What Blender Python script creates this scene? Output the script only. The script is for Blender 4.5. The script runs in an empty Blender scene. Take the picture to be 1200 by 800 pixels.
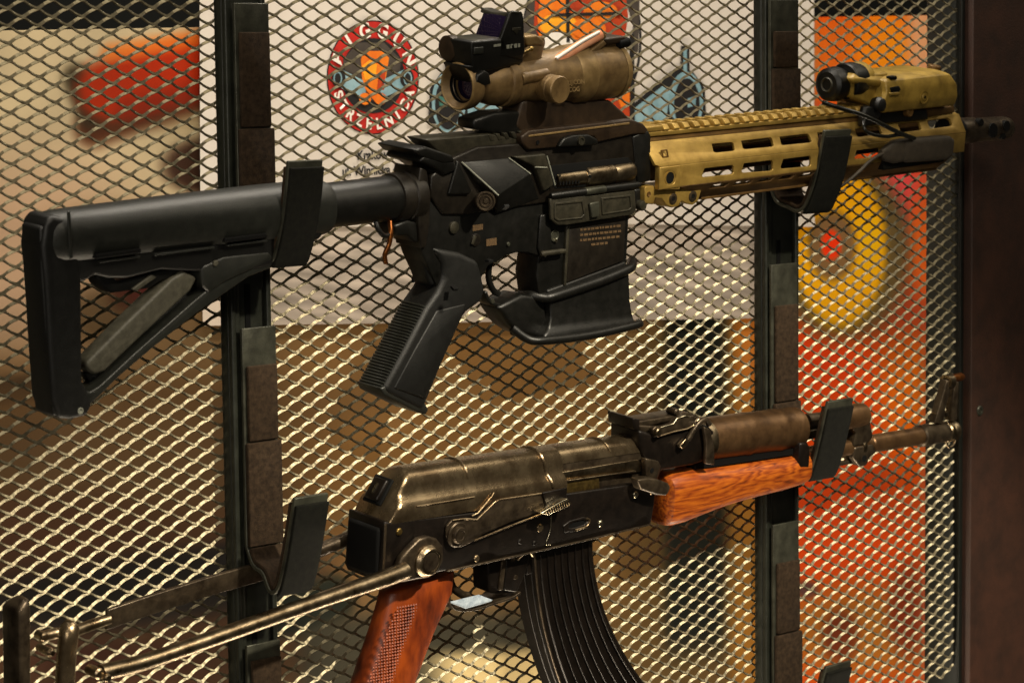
import bpy, bmesh, math, random
from mathutils import Vector, Matrix, noise
from mathutils.geometry import tessellate_polygon
random.seed(7)
R = math.radians

# ---------------------------------------------------------------- camera
FP = 3200.0; PSI = R(44.7); PITCH = R(5.77); ROLL = 0.0114; DIST = 1.882
Fv = Vector((math.sin(PSI)*math.cos(PITCH), math.cos(PSI)*math.cos(PITCH), -math.sin(PITCH)))
R0 = Vector((math.cos(PSI), -math.sin(PSI), 0)); U0 = R0.cross(Fv)
Rv = R0*math.cos(ROLL) - U0*math.sin(ROLL); Uv = U0*math.cos(ROLL) + R0*math.sin(ROLL)
CAM = -Fv*DIST
scene = bpy.context.scene; COL = scene.collection
cd = bpy.data.cameras.new('camera'); cam = bpy.data.objects.new('camera', cd); COL.objects.link(cam)
cam.matrix_world = Matrix(((Rv.x, Uv.x, -Fv.x, CAM.x), (Rv.y, Uv.y, -Fv.y, CAM.y), (Rv.z, Uv.z, -Fv.z, CAM.z), (0, 0, 0, 1)))
cd.sensor_width = 36; cd.lens = FP/1200*36; cd.clip_start = 0.05; cd.clip_end = 50
cd.dof.use_dof = True; cd.dof.focus_distance = 1.83; cd.dof.aperture_fstop = 20
scene.camera = cam

# ---------------------------------------------------------------- light (indoor: room lamps plus added fill, highlight and board lights)
w = bpy.data.worlds.new('World'); scene.world = w; w.use_nodes = True
bg = w.node_tree.nodes['Background']; bg.inputs[0].default_value = (0.9, 0.8, 0.62, 1); bg.inputs[1].default_value = 0.035
def area(name, loc, target, sx, sy, energy, color):
    l = bpy.data.lights.new(name, 'AREA'); l.shape = 'RECTANGLE'; l.size = sx; l.size_y = sy; l.energy = energy; l.color = color
    o = bpy.data.objects.new(name, l); COL.objects.link(o); o.location = loc
    o.rotation_euler = (Vector(target)-Vector(loc)).to_track_quat('-Z', 'Y').to_euler(); return o
def spot(name, loc, target, half, blend, size, energy, color):
    l = bpy.data.lights.new(name, 'SPOT'); l.spot_size = 2*R(half); l.spot_blend = blend; l.shadow_soft_size = size; l.energy = energy; l.color = color
    o = bpy.data.objects.new(name, l); COL.objects.link(o); o.location = loc
    o.rotation_euler = (Vector(target)-Vector(loc)).to_track_quat('-Z', 'Y').to_euler(); return o
spot('ceiling_spot', (0.10, -1.75, 1.42), (0.0, 0, -1.40), 22.4, 0.25, 0.05, 350, (1.0, 0.89, 0.70))
area('room_lamp', (-0.8, -1.5, 1.7), (0.0, 0, 0.1), 1.2, 0.2, 17, (1.0, 0.88, 0.68))
area('fill_light', (-2.3, -1.5, 0.5), (0.05, 0, 0.15), 0.6, 0.4, 15, (1.0, 0.91, 0.78))  # added fill, lifts the rifles a little
area('right_highlight_light', (1.9, -1.0, 1.75), (0.1, 0, -0.05), 1.3, 0.45, 9, (1.0, 0.88, 0.68))  # added light, gives the lower rifle's steel its highlights
area('board_light_top', (0.15, 0.04, 1.00), (0.15, 0.30, 0.05), 1.5, 0.04, 19, (1.0, 0.90, 0.76))  # unseen strip added behind the mesh to light the board
area('board_light_bottom', (0.15, 0.04, -1.00), (0.15, 0.30, -0.05), 1.5, 0.04, 24, (1.0, 0.85, 0.64))  # second unseen strip, added below to even out the board
scene.view_settings.view_transform = 'Standard'; scene.view_settings.look = 'None'
scene.view_settings.exposure = -0.05; scene.view_settings.gamma = 1.0

# ---------------------------------------------------------------- geometry helpers
def ray(px, py): return (Fv + Rv*((px-600)/FP) + Uv*((400-py)/FP))
def hit(px, py, o, n):
    d = ray(px, py); return CAM + d*((o-CAM).dot(n)/d.dot(n))
def P(px, py, Y): return hit(px, py, Vector((0, Y, 0)), Vector((0, 1, 0)))
def depth(v): return (v-CAM).dot(Fv)
class Frame:                       # a rifle's own mid plane, leaning by roll about its barrel
    def __init__(s, px, py, Y, roll):
        s.o = P(px, py, Y); s.w = Vector((0, math.cos(roll), math.sin(roll)))
    def P(s, px, py, d=0): return hit(px, py, s.o + s.w*d, s.w)
WALLF = Frame(600, 400, 0, 0)

def lin(c):
    def f(x):
        x = x/255.0
        return x/12.92 if x <= 0.04045 else ((x+0.055)/1.055)**2.4
    return (f(c[0]), f(c[1]), f(c[2]), 1)

CUR = {'org': Vector((0, 0, 0))}
def thing(name, label, cat, loc, group=None):
    o = bpy.data.objects.new(name, None); COL.objects.link(o); o.location = loc; o.empty_display_size = 0.02
    o['label'] = label; o['category'] = cat
    if group: o['group'] = group
    return o
def link(name, bm, mats, parent=None, bevel=0, smooth=True, seg=2, ang=35, label=None):
    me = bpy.data.meshes.new(name)
    if parent is not None:
        off = parent_world(parent)
        bmesh.ops.translate(bm, verts=bm.verts, vec=-off)
    bmesh.ops.recalc_face_normals(bm, faces=bm.faces)
    if smooth:
        for f in bm.faces: f.smooth = True
        for e in bm.edges:
            if len(e.link_faces) == 2 and e.calc_face_angle(0) > R(ang): e.smooth = False
    bm.to_mesh(me); bm.free()
    for m in (mats if isinstance(mats, (list, tuple)) else [mats]): me.materials.append(m)
    o = bpy.data.objects.new(name, me); COL.objects.link(o)
    if parent is not None: o.parent = parent
    if label: o['label'] = label
    if bevel:
        b = o.modifiers.new('bevel', 'BEVEL'); b.width = bevel; b.segments = seg; b.limit_method = 'ANGLE'; b.angle_limit = R(ang)
        b.harden_normals = False; b.use_clamp_overlap = True
        for e in me.edges: e.use_edge_sharp = False
    return o
def parent_world(p):
    v = Vector((0, 0, 0))
    while p is not None: v = v + p.location; p = p.parent
    return v
def extr(loops, vec, bm=None):
    """solid from one outer loop and hole loops of 3-D points, extruded by vec"""
    bm = bm or bmesh.new()
    vs = [[bm.verts.new(p) for p in l] for l in loops]; flat = [v for l in vs for v in l]
    back = [[bm.verts.new(v.co+vec) for v in l] for l in vs]; bflat = [v for l in back for v in l]
    if len(loops) == 1 and len(loops[0]) <= 4:
        bm.faces.new(vs[0]); bm.faces.new(back[0][::-1])
    elif len(loops) == 1:
        bm.faces.new(vs[0]); bm.faces.new(back[0][::-1])
    else:
        for t in tessellate_polygon([[v.co for v in l] for l in vs]):
            try: bm.faces.new([flat[i] for i in t]); bm.faces.new([bflat[i] for i in reversed(t)])
            except ValueError: pass
    for l, b in zip(vs, back):
        n = len(l)
        for i in range(n): bm.faces.new((l[i], l[(i+1) % n], b[(i+1) % n], b[i]))
    return bm
def plate(fr, name, mat, parent, pts, d0, d1, holes=(), bevel=0.0008, seg=2, label=None, ang=35):
    loops = [[fr.P(x, y, d0) for x, y in l] for l in [pts]+list(holes)]
    return link(name, extr(loops, fr.w*(d1-d0)), mat, parent, bevel, seg=seg, label=label, ang=ang)
def plate_pl(name, mat, parent, pts, o, n, thick, holes=(), bevel=0.0006, label=None):
    n = n.normalized()
    if n.dot(Fv) < 0: n = -n
    loops = [[hit(x, y, o, n) for x, y in l] for l in [pts]+list(holes)]
    return link(name, extr(loops, n*thick), mat, parent, bevel, label=label)
def ring(bm, c, a, b, ra, rb, n, ph=0):
    return [bm.verts.new(c + a*(ra*math.cos(2*math.pi*i/n+ph)) + b*(rb*math.sin(2*math.pi*i/n+ph))) for i in range(n)]
def bridge(bm, A, B):
    n = len(A)
    for i in range(n): bm.faces.new((A[i], A[(i+1) % n], B[(i+1) % n], B[i]))
def revolve(c0, ax, st, n=32, bm=None, cap=(True, True)):
    """st: list of (distance along ax, radius) in metres"""
    bm = bm or bmesh.new(); ax = ax.normalized()
    a = ax.cross(Vector((0, 0, 1)));
    if a.length < 0.1: a = ax.cross(Vector((0, 1, 0)))
    a.normalize(); b = ax.cross(a)
    rs = [ring(bm, c0+ax*t, a, b, max(r, 1e-5), max(r, 1e-5), n) for t, r in st]
    for A, B in zip(rs, rs[1:]): bridge(bm, A, B)
    if cap[0]: bm.faces.new(rs[0])
    if cap[1]: bm.faces.new(rs[-1][::-1])
    return bm
def lathe(fr, name, mat, parent, line, st, d=0, n=40, bevel=0, ang=30, cap=(True, True), label=None):
    """line: two pixels the axis runs through; st: (pixel x, radius in pixels)"""
    (x0, y0), (x1, y1) = line
    yl = lambda x: y0+(y1-y0)*(x-x0)/(x1-x0)
    A = fr.P(x0, y0, d); B = fr.P(x1, y1, d); ax = (B-A).normalized(); c0 = fr.P(st[0][0], yl(st[0][0]), d)
    s2 = []
    for x, r in st:
        c = fr.P(x, yl(x), d); s2.append(((c-c0).dot(ax), r*depth(c)/FP))
    return link(name, revolve(c0, ax, s2, n, cap=cap), mat, parent, bevel, ang=ang, label=label)
def knob(fr, name, mat, parent, x, y, d, st, n=32, axis=None, bevel=0, label=None, cap=(True, True)):
    """turned piece standing on the side; st: (mm towards the viewer, radius px)"""
    c = fr.P(x, y, d); k = depth(c)/FP; ax = axis or -fr.w
    return link(name, revolve(c, ax, [(t*0.001, r*k) for t, r in st], n, cap=cap), mat, parent, bevel, ang=30, label=label)
def superring(bm, c, u, v, hu, hv, e, n):
    out = []
    for i in range(n):
        t = 2*math.pi*i/n; ct, s = math.cos(t), math.sin(t)
        out.append(bm.verts.new(c + u*(hu*math.copysign(abs(ct)**(2/e), ct)) + v*(hv*math.copysign(abs(s)**(2/e), s))))
    return out
def loft(fr, name, mat, parent, st, d=0, e=2.6, n=32, bevel=0, label=None):
    """st: (px x, py top, py bottom, half depth mm)"""
    bm = bmesh.new(); rs = []
    A = fr.P(st[0][0], (st[0][1]+st[0][2])/2, d); B = fr.P(st[-1][0], (st[-1][1]+st[-1][2])/2, d)
    ax = (B-A).normalized(); up = fr.w.cross(ax); up = up if up.z > 0 else -up
    for s in st:
        x, yt, yb, hd = s[:4]; ee = s[4] if len(s) > 4 else e
        c = fr.P(x, (yt+yb)/2, d)
        rs.append(superring(bm, c, up, fr.w, (yb-yt)/2*depth(c)/FP, hd*0.001, ee, n))
    for a, b in zip(rs, rs[1:]): bridge(bm, a, b)
    bm.faces.new(rs[0]); bm.faces.new(rs[-1][::-1])
    return link(name, bm, mat, parent, bevel, label=label)
def catmull(pts, k=6):
    pts = [Vector(p) for p in pts]; q = [pts[0]*2-pts[1]]+pts+[pts[-1]*2-pts[-2]]; out = []
    for i in range(1, len(q)-2):
        for j in range(k):
            t = j/k; a, b, c, d = q[i-1], q[i], q[i+1], q[i+2]
            out.append(0.5*((2*b)+(c-a)*t+(2*a-5*b+4*c-d)*t*t+(3*b-a-3*c+d)*t**3))
    out.append(pts[-1]); return out
def tube_bm(path, r, n=12, bm=None):
    bm = bm or bmesh.new(); prev = None; u = None
    for i, p in enumerate(path):
        t = (path[min(i+1, len(path)-1)]-path[max(i-1, 0)]).normalized()
        if u is None: u = t.cross(Vector((0.1, 0.3, 1))).normalized()
        u = (u - t*u.dot(t)).normalized(); v = t.cross(u)
        rr = r[i] if isinstance(r, (list, tuple)) else r
        cur = ring(bm, p, u, v, rr, rr, n)
        if prev: bridge(bm, prev, cur)
        else: bm.faces.new(cur)
        prev = cur
    bm.faces.new(prev[::-1]); return bm
def tube(fr, name, mat, parent, pts, r, k=6, n=12, label=None):
    """pts: (px, py, depth in m)"""
    p3 = [fr.P(*p) for p in pts]; p3 = catmull(p3, k) if len(p3) > 2 else p3
    return link(name, tube_bm(p3, r, n), mat, parent, label=label)
def quads(fr, name, mat, parent, levels, bevel=0.001, seg=3, label=None, ang=35):
    """stack of four-cornered levels: (near-left px, near-right px, near depth, far depth)"""
    bm = bmesh.new(); rs = []
    for (xl, yl), (xr, yr), dn, df in levels:
        a = fr.P(xl, yl, dn); b = fr.P(xr, yr, dn)
        rs.append([bm.verts.new(p) for p in (a, b, b+fr.w*(df-dn), a+fr.w*(df-dn))])
    for a, b in zip(rs, rs[1:]): bridge(bm, a, b)
    bm.faces.new(rs[0]); bm.faces.new(rs[-1][::-1])
    return link(name, bm, mat, parent, bevel, seg=seg, label=label, ang=ang)
def ribbon_bm(path, wv, th, bm=None):
    """flat bar: path of 3-D points, half-width vector wv, thickness th (normal from path and wv)"""
    bm = bm or bmesh.new(); prev = None
    for i, p in enumerate(path):
        t = (path[min(i+1, len(path)-1)]-path[max(i-1, 0)]).normalized(); nn = t.cross(wv).normalized()
        cur = [bm.verts.new(p+wv+nn*th/2), bm.verts.new(p-wv+nn*th/2), bm.verts.new(p-wv-nn*th/2), bm.verts.new(p+wv-nn*th/2)]
        if prev: bridge(bm, prev, cur)
        else: bm.faces.new(cur)
        prev = cur
    bm.faces.new(prev[::-1]); return bm
def text_bm(s, c, xdir, updir, nrm, height, depth_=0.0002, bold=0.034):
    cu = bpy.data.curves.new('t', 'FONT'); cu.body = s; cu.size = 1; cu.extrude = 0.0; cu.offset = bold; cu.align_x = 'CENTER'; cu.align_y = 'CENTER'
    ob = bpy.data.objects.new('t', cu); COL.objects.link(ob)
    dg = bpy.context.evaluated_depsgraph_get(); me = bpy.data.meshes.new_from_object(ob.evaluated_get(dg))
    bm = bmesh.new(); bm.from_mesh(me); bpy.data.objects.remove(ob); bpy.data.curves.remove(cu); bpy.data.meshes.remove(me)
    k = height/0.7
    for v in bm.verts: v.co = c + xdir*(v.co.x*k) + updir*(v.co.y*k) + nrm*depth_
    return bm
def merge(dst, src):
    me = bpy.data.meshes.new('m'); src.to_mesh(me); src.free(); dst.from_mesh(me); bpy.data.meshes.remove(me)

# ---------------------------------------------------------------- materials
def mat(name, col, rough=0.5, metal=0.0, col2=None, scale=60, bump=0.0, bscale=400, rvar=0.0, edge=None, spec=0.5, aniso=None):
    m = bpy.data.materials.new(name); m.use_nodes = True; nt = m.node_tree; N = nt.nodes; L = nt.links
    b = N['Principled BSDF']; b.inputs['Roughness'].default_value = rough; b.inputs['Metallic'].default_value = metal
    b.inputs['Specular IOR Level'].default_value = spec
    tc = N.new('ShaderNodeTexCoord'); mp = N.new('ShaderNodeMapping'); L.new(tc.outputs['Object'], mp.inputs[0])
    if aniso: mp.inputs['Scale'].default_value = aniso
    c = lin(col) if max(col) > 1.001 else (*col, 1)
    nz = N.new('ShaderNodeTexNoise'); nz.inputs['Scale'].default_value = scale; nz.inputs['Detail'].default_value = 8; nz.inputs['Roughness'].default_value = 0.65
    L.new(mp.outputs[0], nz.inputs[0])
    c2 = lin(col2) if col2 else tuple(x*0.72 for x in c[:3])+(1,)
    rp = N.new('ShaderNodeValToRGB'); rp.color_ramp.elements[0].position = 0.36; rp.color_ramp.elements[1].position = 0.66
    rp.color_ramp.elements[0].color = c2; rp.color_ramp.elements[1].color = c
    L.new(nz.outputs[0], rp.inputs[0]); out = rp.outputs[0]
    if edge:        # worn bare metal along convex edges
        ge = N.new('ShaderNodeNewGeometry'); er = N.new('ShaderNodeMapRange')
        er.inputs['From Min'].default_value = 0.53; er.inputs['From Max'].default_value = 0.62
        L.new(ge.outputs['Pointiness'], er.inputs[0])
        mx = N.new('ShaderNodeMix'); mx.data_type = 'RGBA'; mx.inputs[7].default_value = lin(edge)
        L.new(er.outputs[0], mx.inputs[0]); L.new(out, mx.inputs[6]); out = mx.outputs[2]
    L.new(out, b.inputs['Base Color'])
    if rvar:
        mr = N.new('ShaderNodeMapRange'); mr.inputs['To Min'].default_value = max(0.05, rough-rvar); mr.inputs['To Max'].default_value = rough+rvar
        L.new(nz.outputs[0], mr.inputs[0]); L.new(mr.outputs[0], b.inputs['Roughness'])
    if bump:
        n2 = N.new('ShaderNodeTexNoise'); n2.inputs['Scale'].default_value = bscale; n2.inputs['Detail'].default_value = 4
        L.new(tc.outputs['Object'], n2.inputs[0])
        bp = N.new('ShaderNodeBump'); bp.inputs['Strength'].default_value = bump; bp.inputs['Distance'].default_value = 0.0005
        L.new(n2.outputs[0], bp.inputs['Height']); L.new(bp.outputs[0], b.inputs['Normal'])
    return m
M = {}
M['polymer'] = mat('black_polymer', (33, 34, 29), 0.45, 0, (25, 26, 22), 180, 0.35, 1500, 0.06)
M['polymer_dark'] = mat('dark_polymer', (15, 15, 13), 0.5, 0, (10, 10, 8), 180, 0.3, 1500, 0.06)
M['polymer_grey'] = mat('lit_polymer', (88, 85, 72), 0.5, 0, (66, 63, 53), 250, 0.3, 1500, 0.05)  # paler grey: light on the upward strut face put into the colour
M['anod'] = mat('black_anodised', (21, 20, 17), 0.4, 0.25, (13, 13, 10), 150, 0.25, 1800, 0.08)
M['anod_brown'] = mat('brown_black_anodised', (36, 31, 24), 0.4, 0.3, (22, 18, 13), 120, 0.25, 1800, 0.08)
M['anod_grey'] = mat('grey_anodised', (62, 58, 46), 0.42, 0.35, (42, 40, 31), 160, 0.25, 1800, 0.06)
M['steel'] = mat('worn_steel', (158, 142, 116), 0.3, 1.0, (104, 88, 66), 90, 0.25, 1500, 0.1)
M['steel_dark'] = mat('blued_steel', (88, 76, 60), 0.36, 0.7, (50, 41, 31), 110, 0.3, 1300, 0.08)
M['steel_black'] = mat('black_receiver_steel', (28, 21, 15), 0.4, 0.4, (17, 12, 8), 130, 0.3, 1300, 0.08)
M['cover'] = mat('worn_cover_steel', (152, 134, 106), 0.27, 0.9, (104, 87, 65), 60, 0.25, 1200, 0.06)
M['shroud'] = mat('brown_phosphate_steel', (112, 84, 55), 0.36, 0.7, (76, 55, 35), 70, 0.3, 1300, 0.08)
M['bright'] = mat('bare_steel', (215, 205, 180), 0.25, 1.0, (150, 140, 115), 200, 0.1)
M['brass'] = mat('brass_pin', (150, 125, 70), 0.35, 0.9, (100, 82, 45), 300)
M['copper'] = mat('copper_loop', (150, 90, 40), 0.35, 0.9, (90, 50, 22), 300)
M['fde'] = mat('sand_gold_anodised', (176, 145, 74), 0.38, 0.5, (142, 114, 54), 60, 0.3, 2000, 0.07)
M['fde_dark'] = mat('shaded_sand_anodised', (116, 86, 42), 0.5, 0.4, (84, 60, 28), 70, 0.25, 2000, 0.06)  # darker sand copy: shade of handguard underside and groove put into the colour
M['tan'] = mat('tan_painted_housing', (168, 138, 60), 0.4, 0.1, (124, 100, 40), 70, 0.25, 1200, 0.06)
M['scope'] = mat('brown_scope_coat', (132, 107, 68), 0.42, 0.35, (96, 75, 46), 110, 0.3, 1700, 0.06)
M['scope_light'] = mat('sand_scope_coat', (146, 121, 78), 0.42, 0.35, (116, 93, 56), 110, 0.3, 1700, 0.06)
M['scope_dark'] = mat('shaded_brown_mount', (58, 43, 27), 0.5, 0.3, (38, 27, 16), 90, 0.3, 1700, 0.06)  # scope brown darkened: the mount's shade put into the colour
M['rubber'] = mat('grey_rubber', (62, 54, 42), 0.65, 0, (46, 39, 30), 200, 0.4, 1500, 0.05)
M['felt'] = mat('brown_felt', (58, 45, 32), 0.95, 0, (36, 27, 18), 320, 1.0, 2200, 0, spec=0.15)
M['felt_dark'] = mat('dark_felt', (23, 23, 17), 0.95, 0, (12, 12, 9), 320, 1.0, 2200, 0, spec=0.15)
M['post'] = mat('grey_green_post_paint', (44, 46, 38), 0.42, 0.2, (28, 30, 24), 80, 0.3, 1200, 0.08)
M['plate'] = mat('grey_hook_steel', (78, 78, 66), 0.38, 0.5, (50, 50, 42), 70, 0.3, 900, 0.1)
M['mesh'] = mat('galvanised_mesh', (162, 153, 128), 0.48, 0.88, (130, 121, 98), 260, 0.3, 1500, 0.08)
M['frame'] = mat('dark_green_frame', (16, 20, 14), 0.5, 0.1, (10, 12, 8), 60, 0.2)
M['panel'] = mat('dark_brown_panel', (54, 28, 14), 0.6, 0, (38, 20, 10), 35, 0.4, 700, 0.06)
M['dark'] = mat('dark_backing', (13, 14, 11), 0.9, 0, (7, 8, 6), 20, spec=0.15)
M['black'] = mat('black_recess', (4, 4, 3), 0.8, 0, (2, 2, 2), 60, spec=0.2)
M['cable'] = mat('black_cable', (24, 24, 18), 0.25, 0, (16, 16, 12), 100)
M['reflection'] = mat('pale_blue_reflection', (200, 212, 222), 0.5, 0, (150, 165, 180), 300)  # pale colour for the reflection on the trigger guard
M['paper'] = mat('white_paper', (222, 213, 203), 0.85, 0, (208, 199, 188), 8)
M['ink'] = mat('black_ink', (22, 20, 20), 0.7, 0, (18, 16, 16), 60)
M['ink_red'] = mat('red_ink', (196, 30, 16), 0.7, 0, (176, 22, 10), 60)
M['ink_orange'] = mat('orange_ink', (240, 132, 12), 0.7, 0, (228, 108, 8), 60)
M['ink_yellow'] = mat('yellow_ink', (252, 176, 30), 0.7, 0, (246, 160, 20), 60)
M['ink_dkorange'] = mat('dark_orange_ink', (188, 62, 10), 0.7, 0, (160, 48, 8), 60)
M['ink_blue'] = mat('pale_blue_ink', (148, 182, 192), 0.7, 0, (110, 148, 160), 60)
M['ink_grey'] = mat('grey_ink', (74, 66, 58), 0.7, 0, (60, 52, 46), 60)
M['ink_white'] = mat('white_ink', (246, 240, 230), 0.7, 0, (238, 230, 220), 60)
M['ink_teal'] = mat('teal_ink', (70, 132, 120), 0.7, 0, (50, 100, 92), 60)
M['mark'] = mat('worn_marking', (96, 72, 40), 0.7, 0, (60, 44, 24), 900)
M['markw'] = mat('pale_marking', (150, 152, 138), 0.6, 0, (110, 110, 98), 900)
M['pink'] = mat('pink_fibre', (240, 178, 140), 0.2, 0, (222, 140, 100), 60)
def glass_mat():
    m = bpy.data.materials.new('coated_lens'); m.use_nodes = True; b = m.node_tree.nodes['Principled BSDF']
    b.inputs['Base Color'].default_value = (0.012, 0.01, 0.02, 1); b.inputs['Roughness'].default_value = 0.04
    b.inputs['Coat Weight'].default_value = 1; b.inputs['Coat Tint'].default_value = (0.75, 0.55, 0.95, 1); b.inputs['Specular IOR Level'].default_value = 1
    return m
M['lens'] = glass_mat()
def wood_mat(name, c_hi, c_mid, c_lo, scale, distort, aniso, check=False):
    m = bpy.data.materials.new(name); m.use_nodes = True; nt = m.node_tree; N = nt.nodes; L = nt.links; b = N['Principled BSDF']
    tc = N.new('ShaderNodeTexCoord'); mp = N.new('ShaderNodeMapping'); mp.inputs['Scale'].default_value = aniso
    mp.inputs['Rotation'].default_value = (0, 0.16, 0)
    L.new(tc.outputs['Object'], mp.inputs[0])
    nz = N.new('ShaderNodeTexNoise'); nz.inputs['Scale'].default_value = scale*0.35; nz.inputs['Detail'].default_value = 3; nz.inputs['Distortion'].default_value = 0.6
    L.new(mp.outputs[0], nz.inputs[0])
    ml = N.new('ShaderNodeMath'); ml.operation = 'MULTIPLY'; ml.inputs[1].default_value = distort; L.new(nz.outputs[0], ml.inputs[0])
    fr = N.new('ShaderNodeMath'); fr.operation = 'PINGPONG'; fr.inputs[1].default_value = 1.0; L.new(ml.outputs[0], fr.inputs[0])
    n2 = N.new('ShaderNodeTexNoise'); n2.inputs['Scale'].default_value = scale*4; n2.inputs['Detail'].default_value = 6; L.new(mp.outputs[0], n2.inputs[0])
    ad = N.new('ShaderNodeMath'); ad.operation = 'MULTIPLY_ADD'; ad.inputs[1].default_value = 0.85; L.new(n2.outputs[0], ad.inputs[0])
    m3 = N.new('ShaderNodeMath'); m3.operation = 'MULTIPLY'; m3.inputs[1].default_value = 0.34; L.new(fr.outputs[0], m3.inputs[0]); L.new(m3.outputs[0], ad.inputs[2])
    rp = N.new('ShaderNodeValToRGB'); e = rp.color_ramp.elements; e[0].position = 0.25; e[0].color = lin(c_lo); e[1].position = 0.85; e[1].color = lin(c_hi)
    k = e.new(0.5); k.color = lin(c_mid); L.new(ad.outputs[0], rp.inputs[0]); L.new(rp.outputs[0], b.inputs['Base Color'])
    b.inputs['Roughness'].default_value = 0.42
    bp = N.new('ShaderNodeBump'); bp.inputs['Strength'].default_value = 0.35; bp.inputs['Distance'].default_value = 0.0006; L.new(ad.outputs[0], bp.inputs['Height'])
    L.new(bp.outputs[0], b.inputs['Normal']); return m
M['wood'] = wood_mat('oiled_laminate_wood', (176, 92, 20), (134, 58, 11), (58, 22, 6), 100, 26, (0.2, 1, 1.4))
M['wood_grip'] = wood_mat('red_brown_grip_wood', (152, 66, 16), (106, 40, 9), (42, 13, 4), 45, 6, (1, 1, 0.4))
# ================================================================ expanded metal sheet
LW, SW = 0.0211, 0.00995
TH = 0.010                  # the sheet hangs a touch out of level
def build_mesh_sheet():
    X0, X1, Z0, Z1 = P(-60, 400, 0).x, P(1121, 400, 0).x, P(600, 900, 0).z-0.02, P(600, -80, 0).z+0.02
    cx, cz = (X0+X1)/2, (Z0+Z1)/2
    t = thing('expanded_metal_sheet', 'large sheet of diamond expanded metal mesh standing behind both rifles', 'metal mesh', (cx, 0, Z0))
    org = t.location.copy(); verts = []; faces = []
    ys = 0.95; a = R(34); hw, ht = 0.00080, 0.00042
    def wob(p):        # the sheet is not perfect: bond points wander a little and the sheet is slightly wavy
        return Vector((p.x+0.00022*noise.noise(p*160), 0.0011*noise.noise(p*9)+0.00025*noise.noise(p*210+Vector((5, 0, 0))), p.z+0.00022*noise.noise(p*160+Vector((0, 9, 0)))))
    def strand(p0, p1, sw):
        # slim twisted strip between two bond points, with a soft S bend
        d = (p1-p0); d.y = 0; d.normalize(); perp = Vector((-d.z, 0, d.x)); perp = perp if perp.z > 0 else -perp
        wv = perp*math.cos(a) + Vector((0, 1, 0))*math.sin(a); nv = perp*math.sin(a) - Vector((0, 1, 0))*math.cos(a)
        n = 6; base = None; p0 = wob(p0); p1 = wob(p1); kk = 1+0.16*noise.noise(p0*900)
        for i in range(n+1):
            s = i/n; s2 = s + 0.055*math.sin(2*math.pi*s)*-1.0
            c = Vector((p0.x+(p1.x-p0.x)*s, 0, p0.z+(p1.z-p0.z)*(s - sw*math.sin(2*math.pi*s))))
            k = (1.08 if sw < 0.03 else 0.92) + 0.30*abs(math.cos(math.pi*s))**6
            c.y = p0.y+(p1.y-p0.y)*s-0.0006*math.cos(2*math.pi*s)
            idx = len(verts)
            for su, sn in ((1, 1), (-1, 1), (-1, -1), (1, -1)):
                verts.append(c + wv*(hw*k*kk*su) + nv*(ht*sn) - org)
            if base is not None:
                for j in range(4): faces.append((base+j, base+(j+1) % 4, idx+(j+1) % 4, idx+j))
            base = idx
    o0 = P(26.2, 511.2, 0); H = Vector((math.cos(TH), 0, math.sin(TH)))*LW; V = Vector((-math.sin(TH), 0, math.cos(TH)))*SW
    for i in range(-6, 60):
        for j in range(-34, 34):
            for q in (0, 0.5):
                p = o0 + H*(i+q) + V*(j+q)
                if not (X0 < p.x < X1-0.0005 and Z0 < p.z < Z1): continue
                a1 = p+H*0.5+V*0.5; a2 = p-H*0.5+V*0.5
                if a1.x > X1-0.0005: a1 = p+(a1-p)*((X1-0.0005-p.x)/(a1.x-p.x))
                strand(p, a1, 0.018); strand(p, a2, 0.05)
    me = bpy.data.meshes.new('strand_net'); me.from_pydata(verts, [], faces); me.materials.append(M['mesh'])
    for p in me.polygons: p.use_smooth = False
    o = bpy.data.objects.new('strand_net', me); COL.objects.link(o); o.parent = t; o['kind'] = 'stuff'
build_mesh_sheet()

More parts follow.
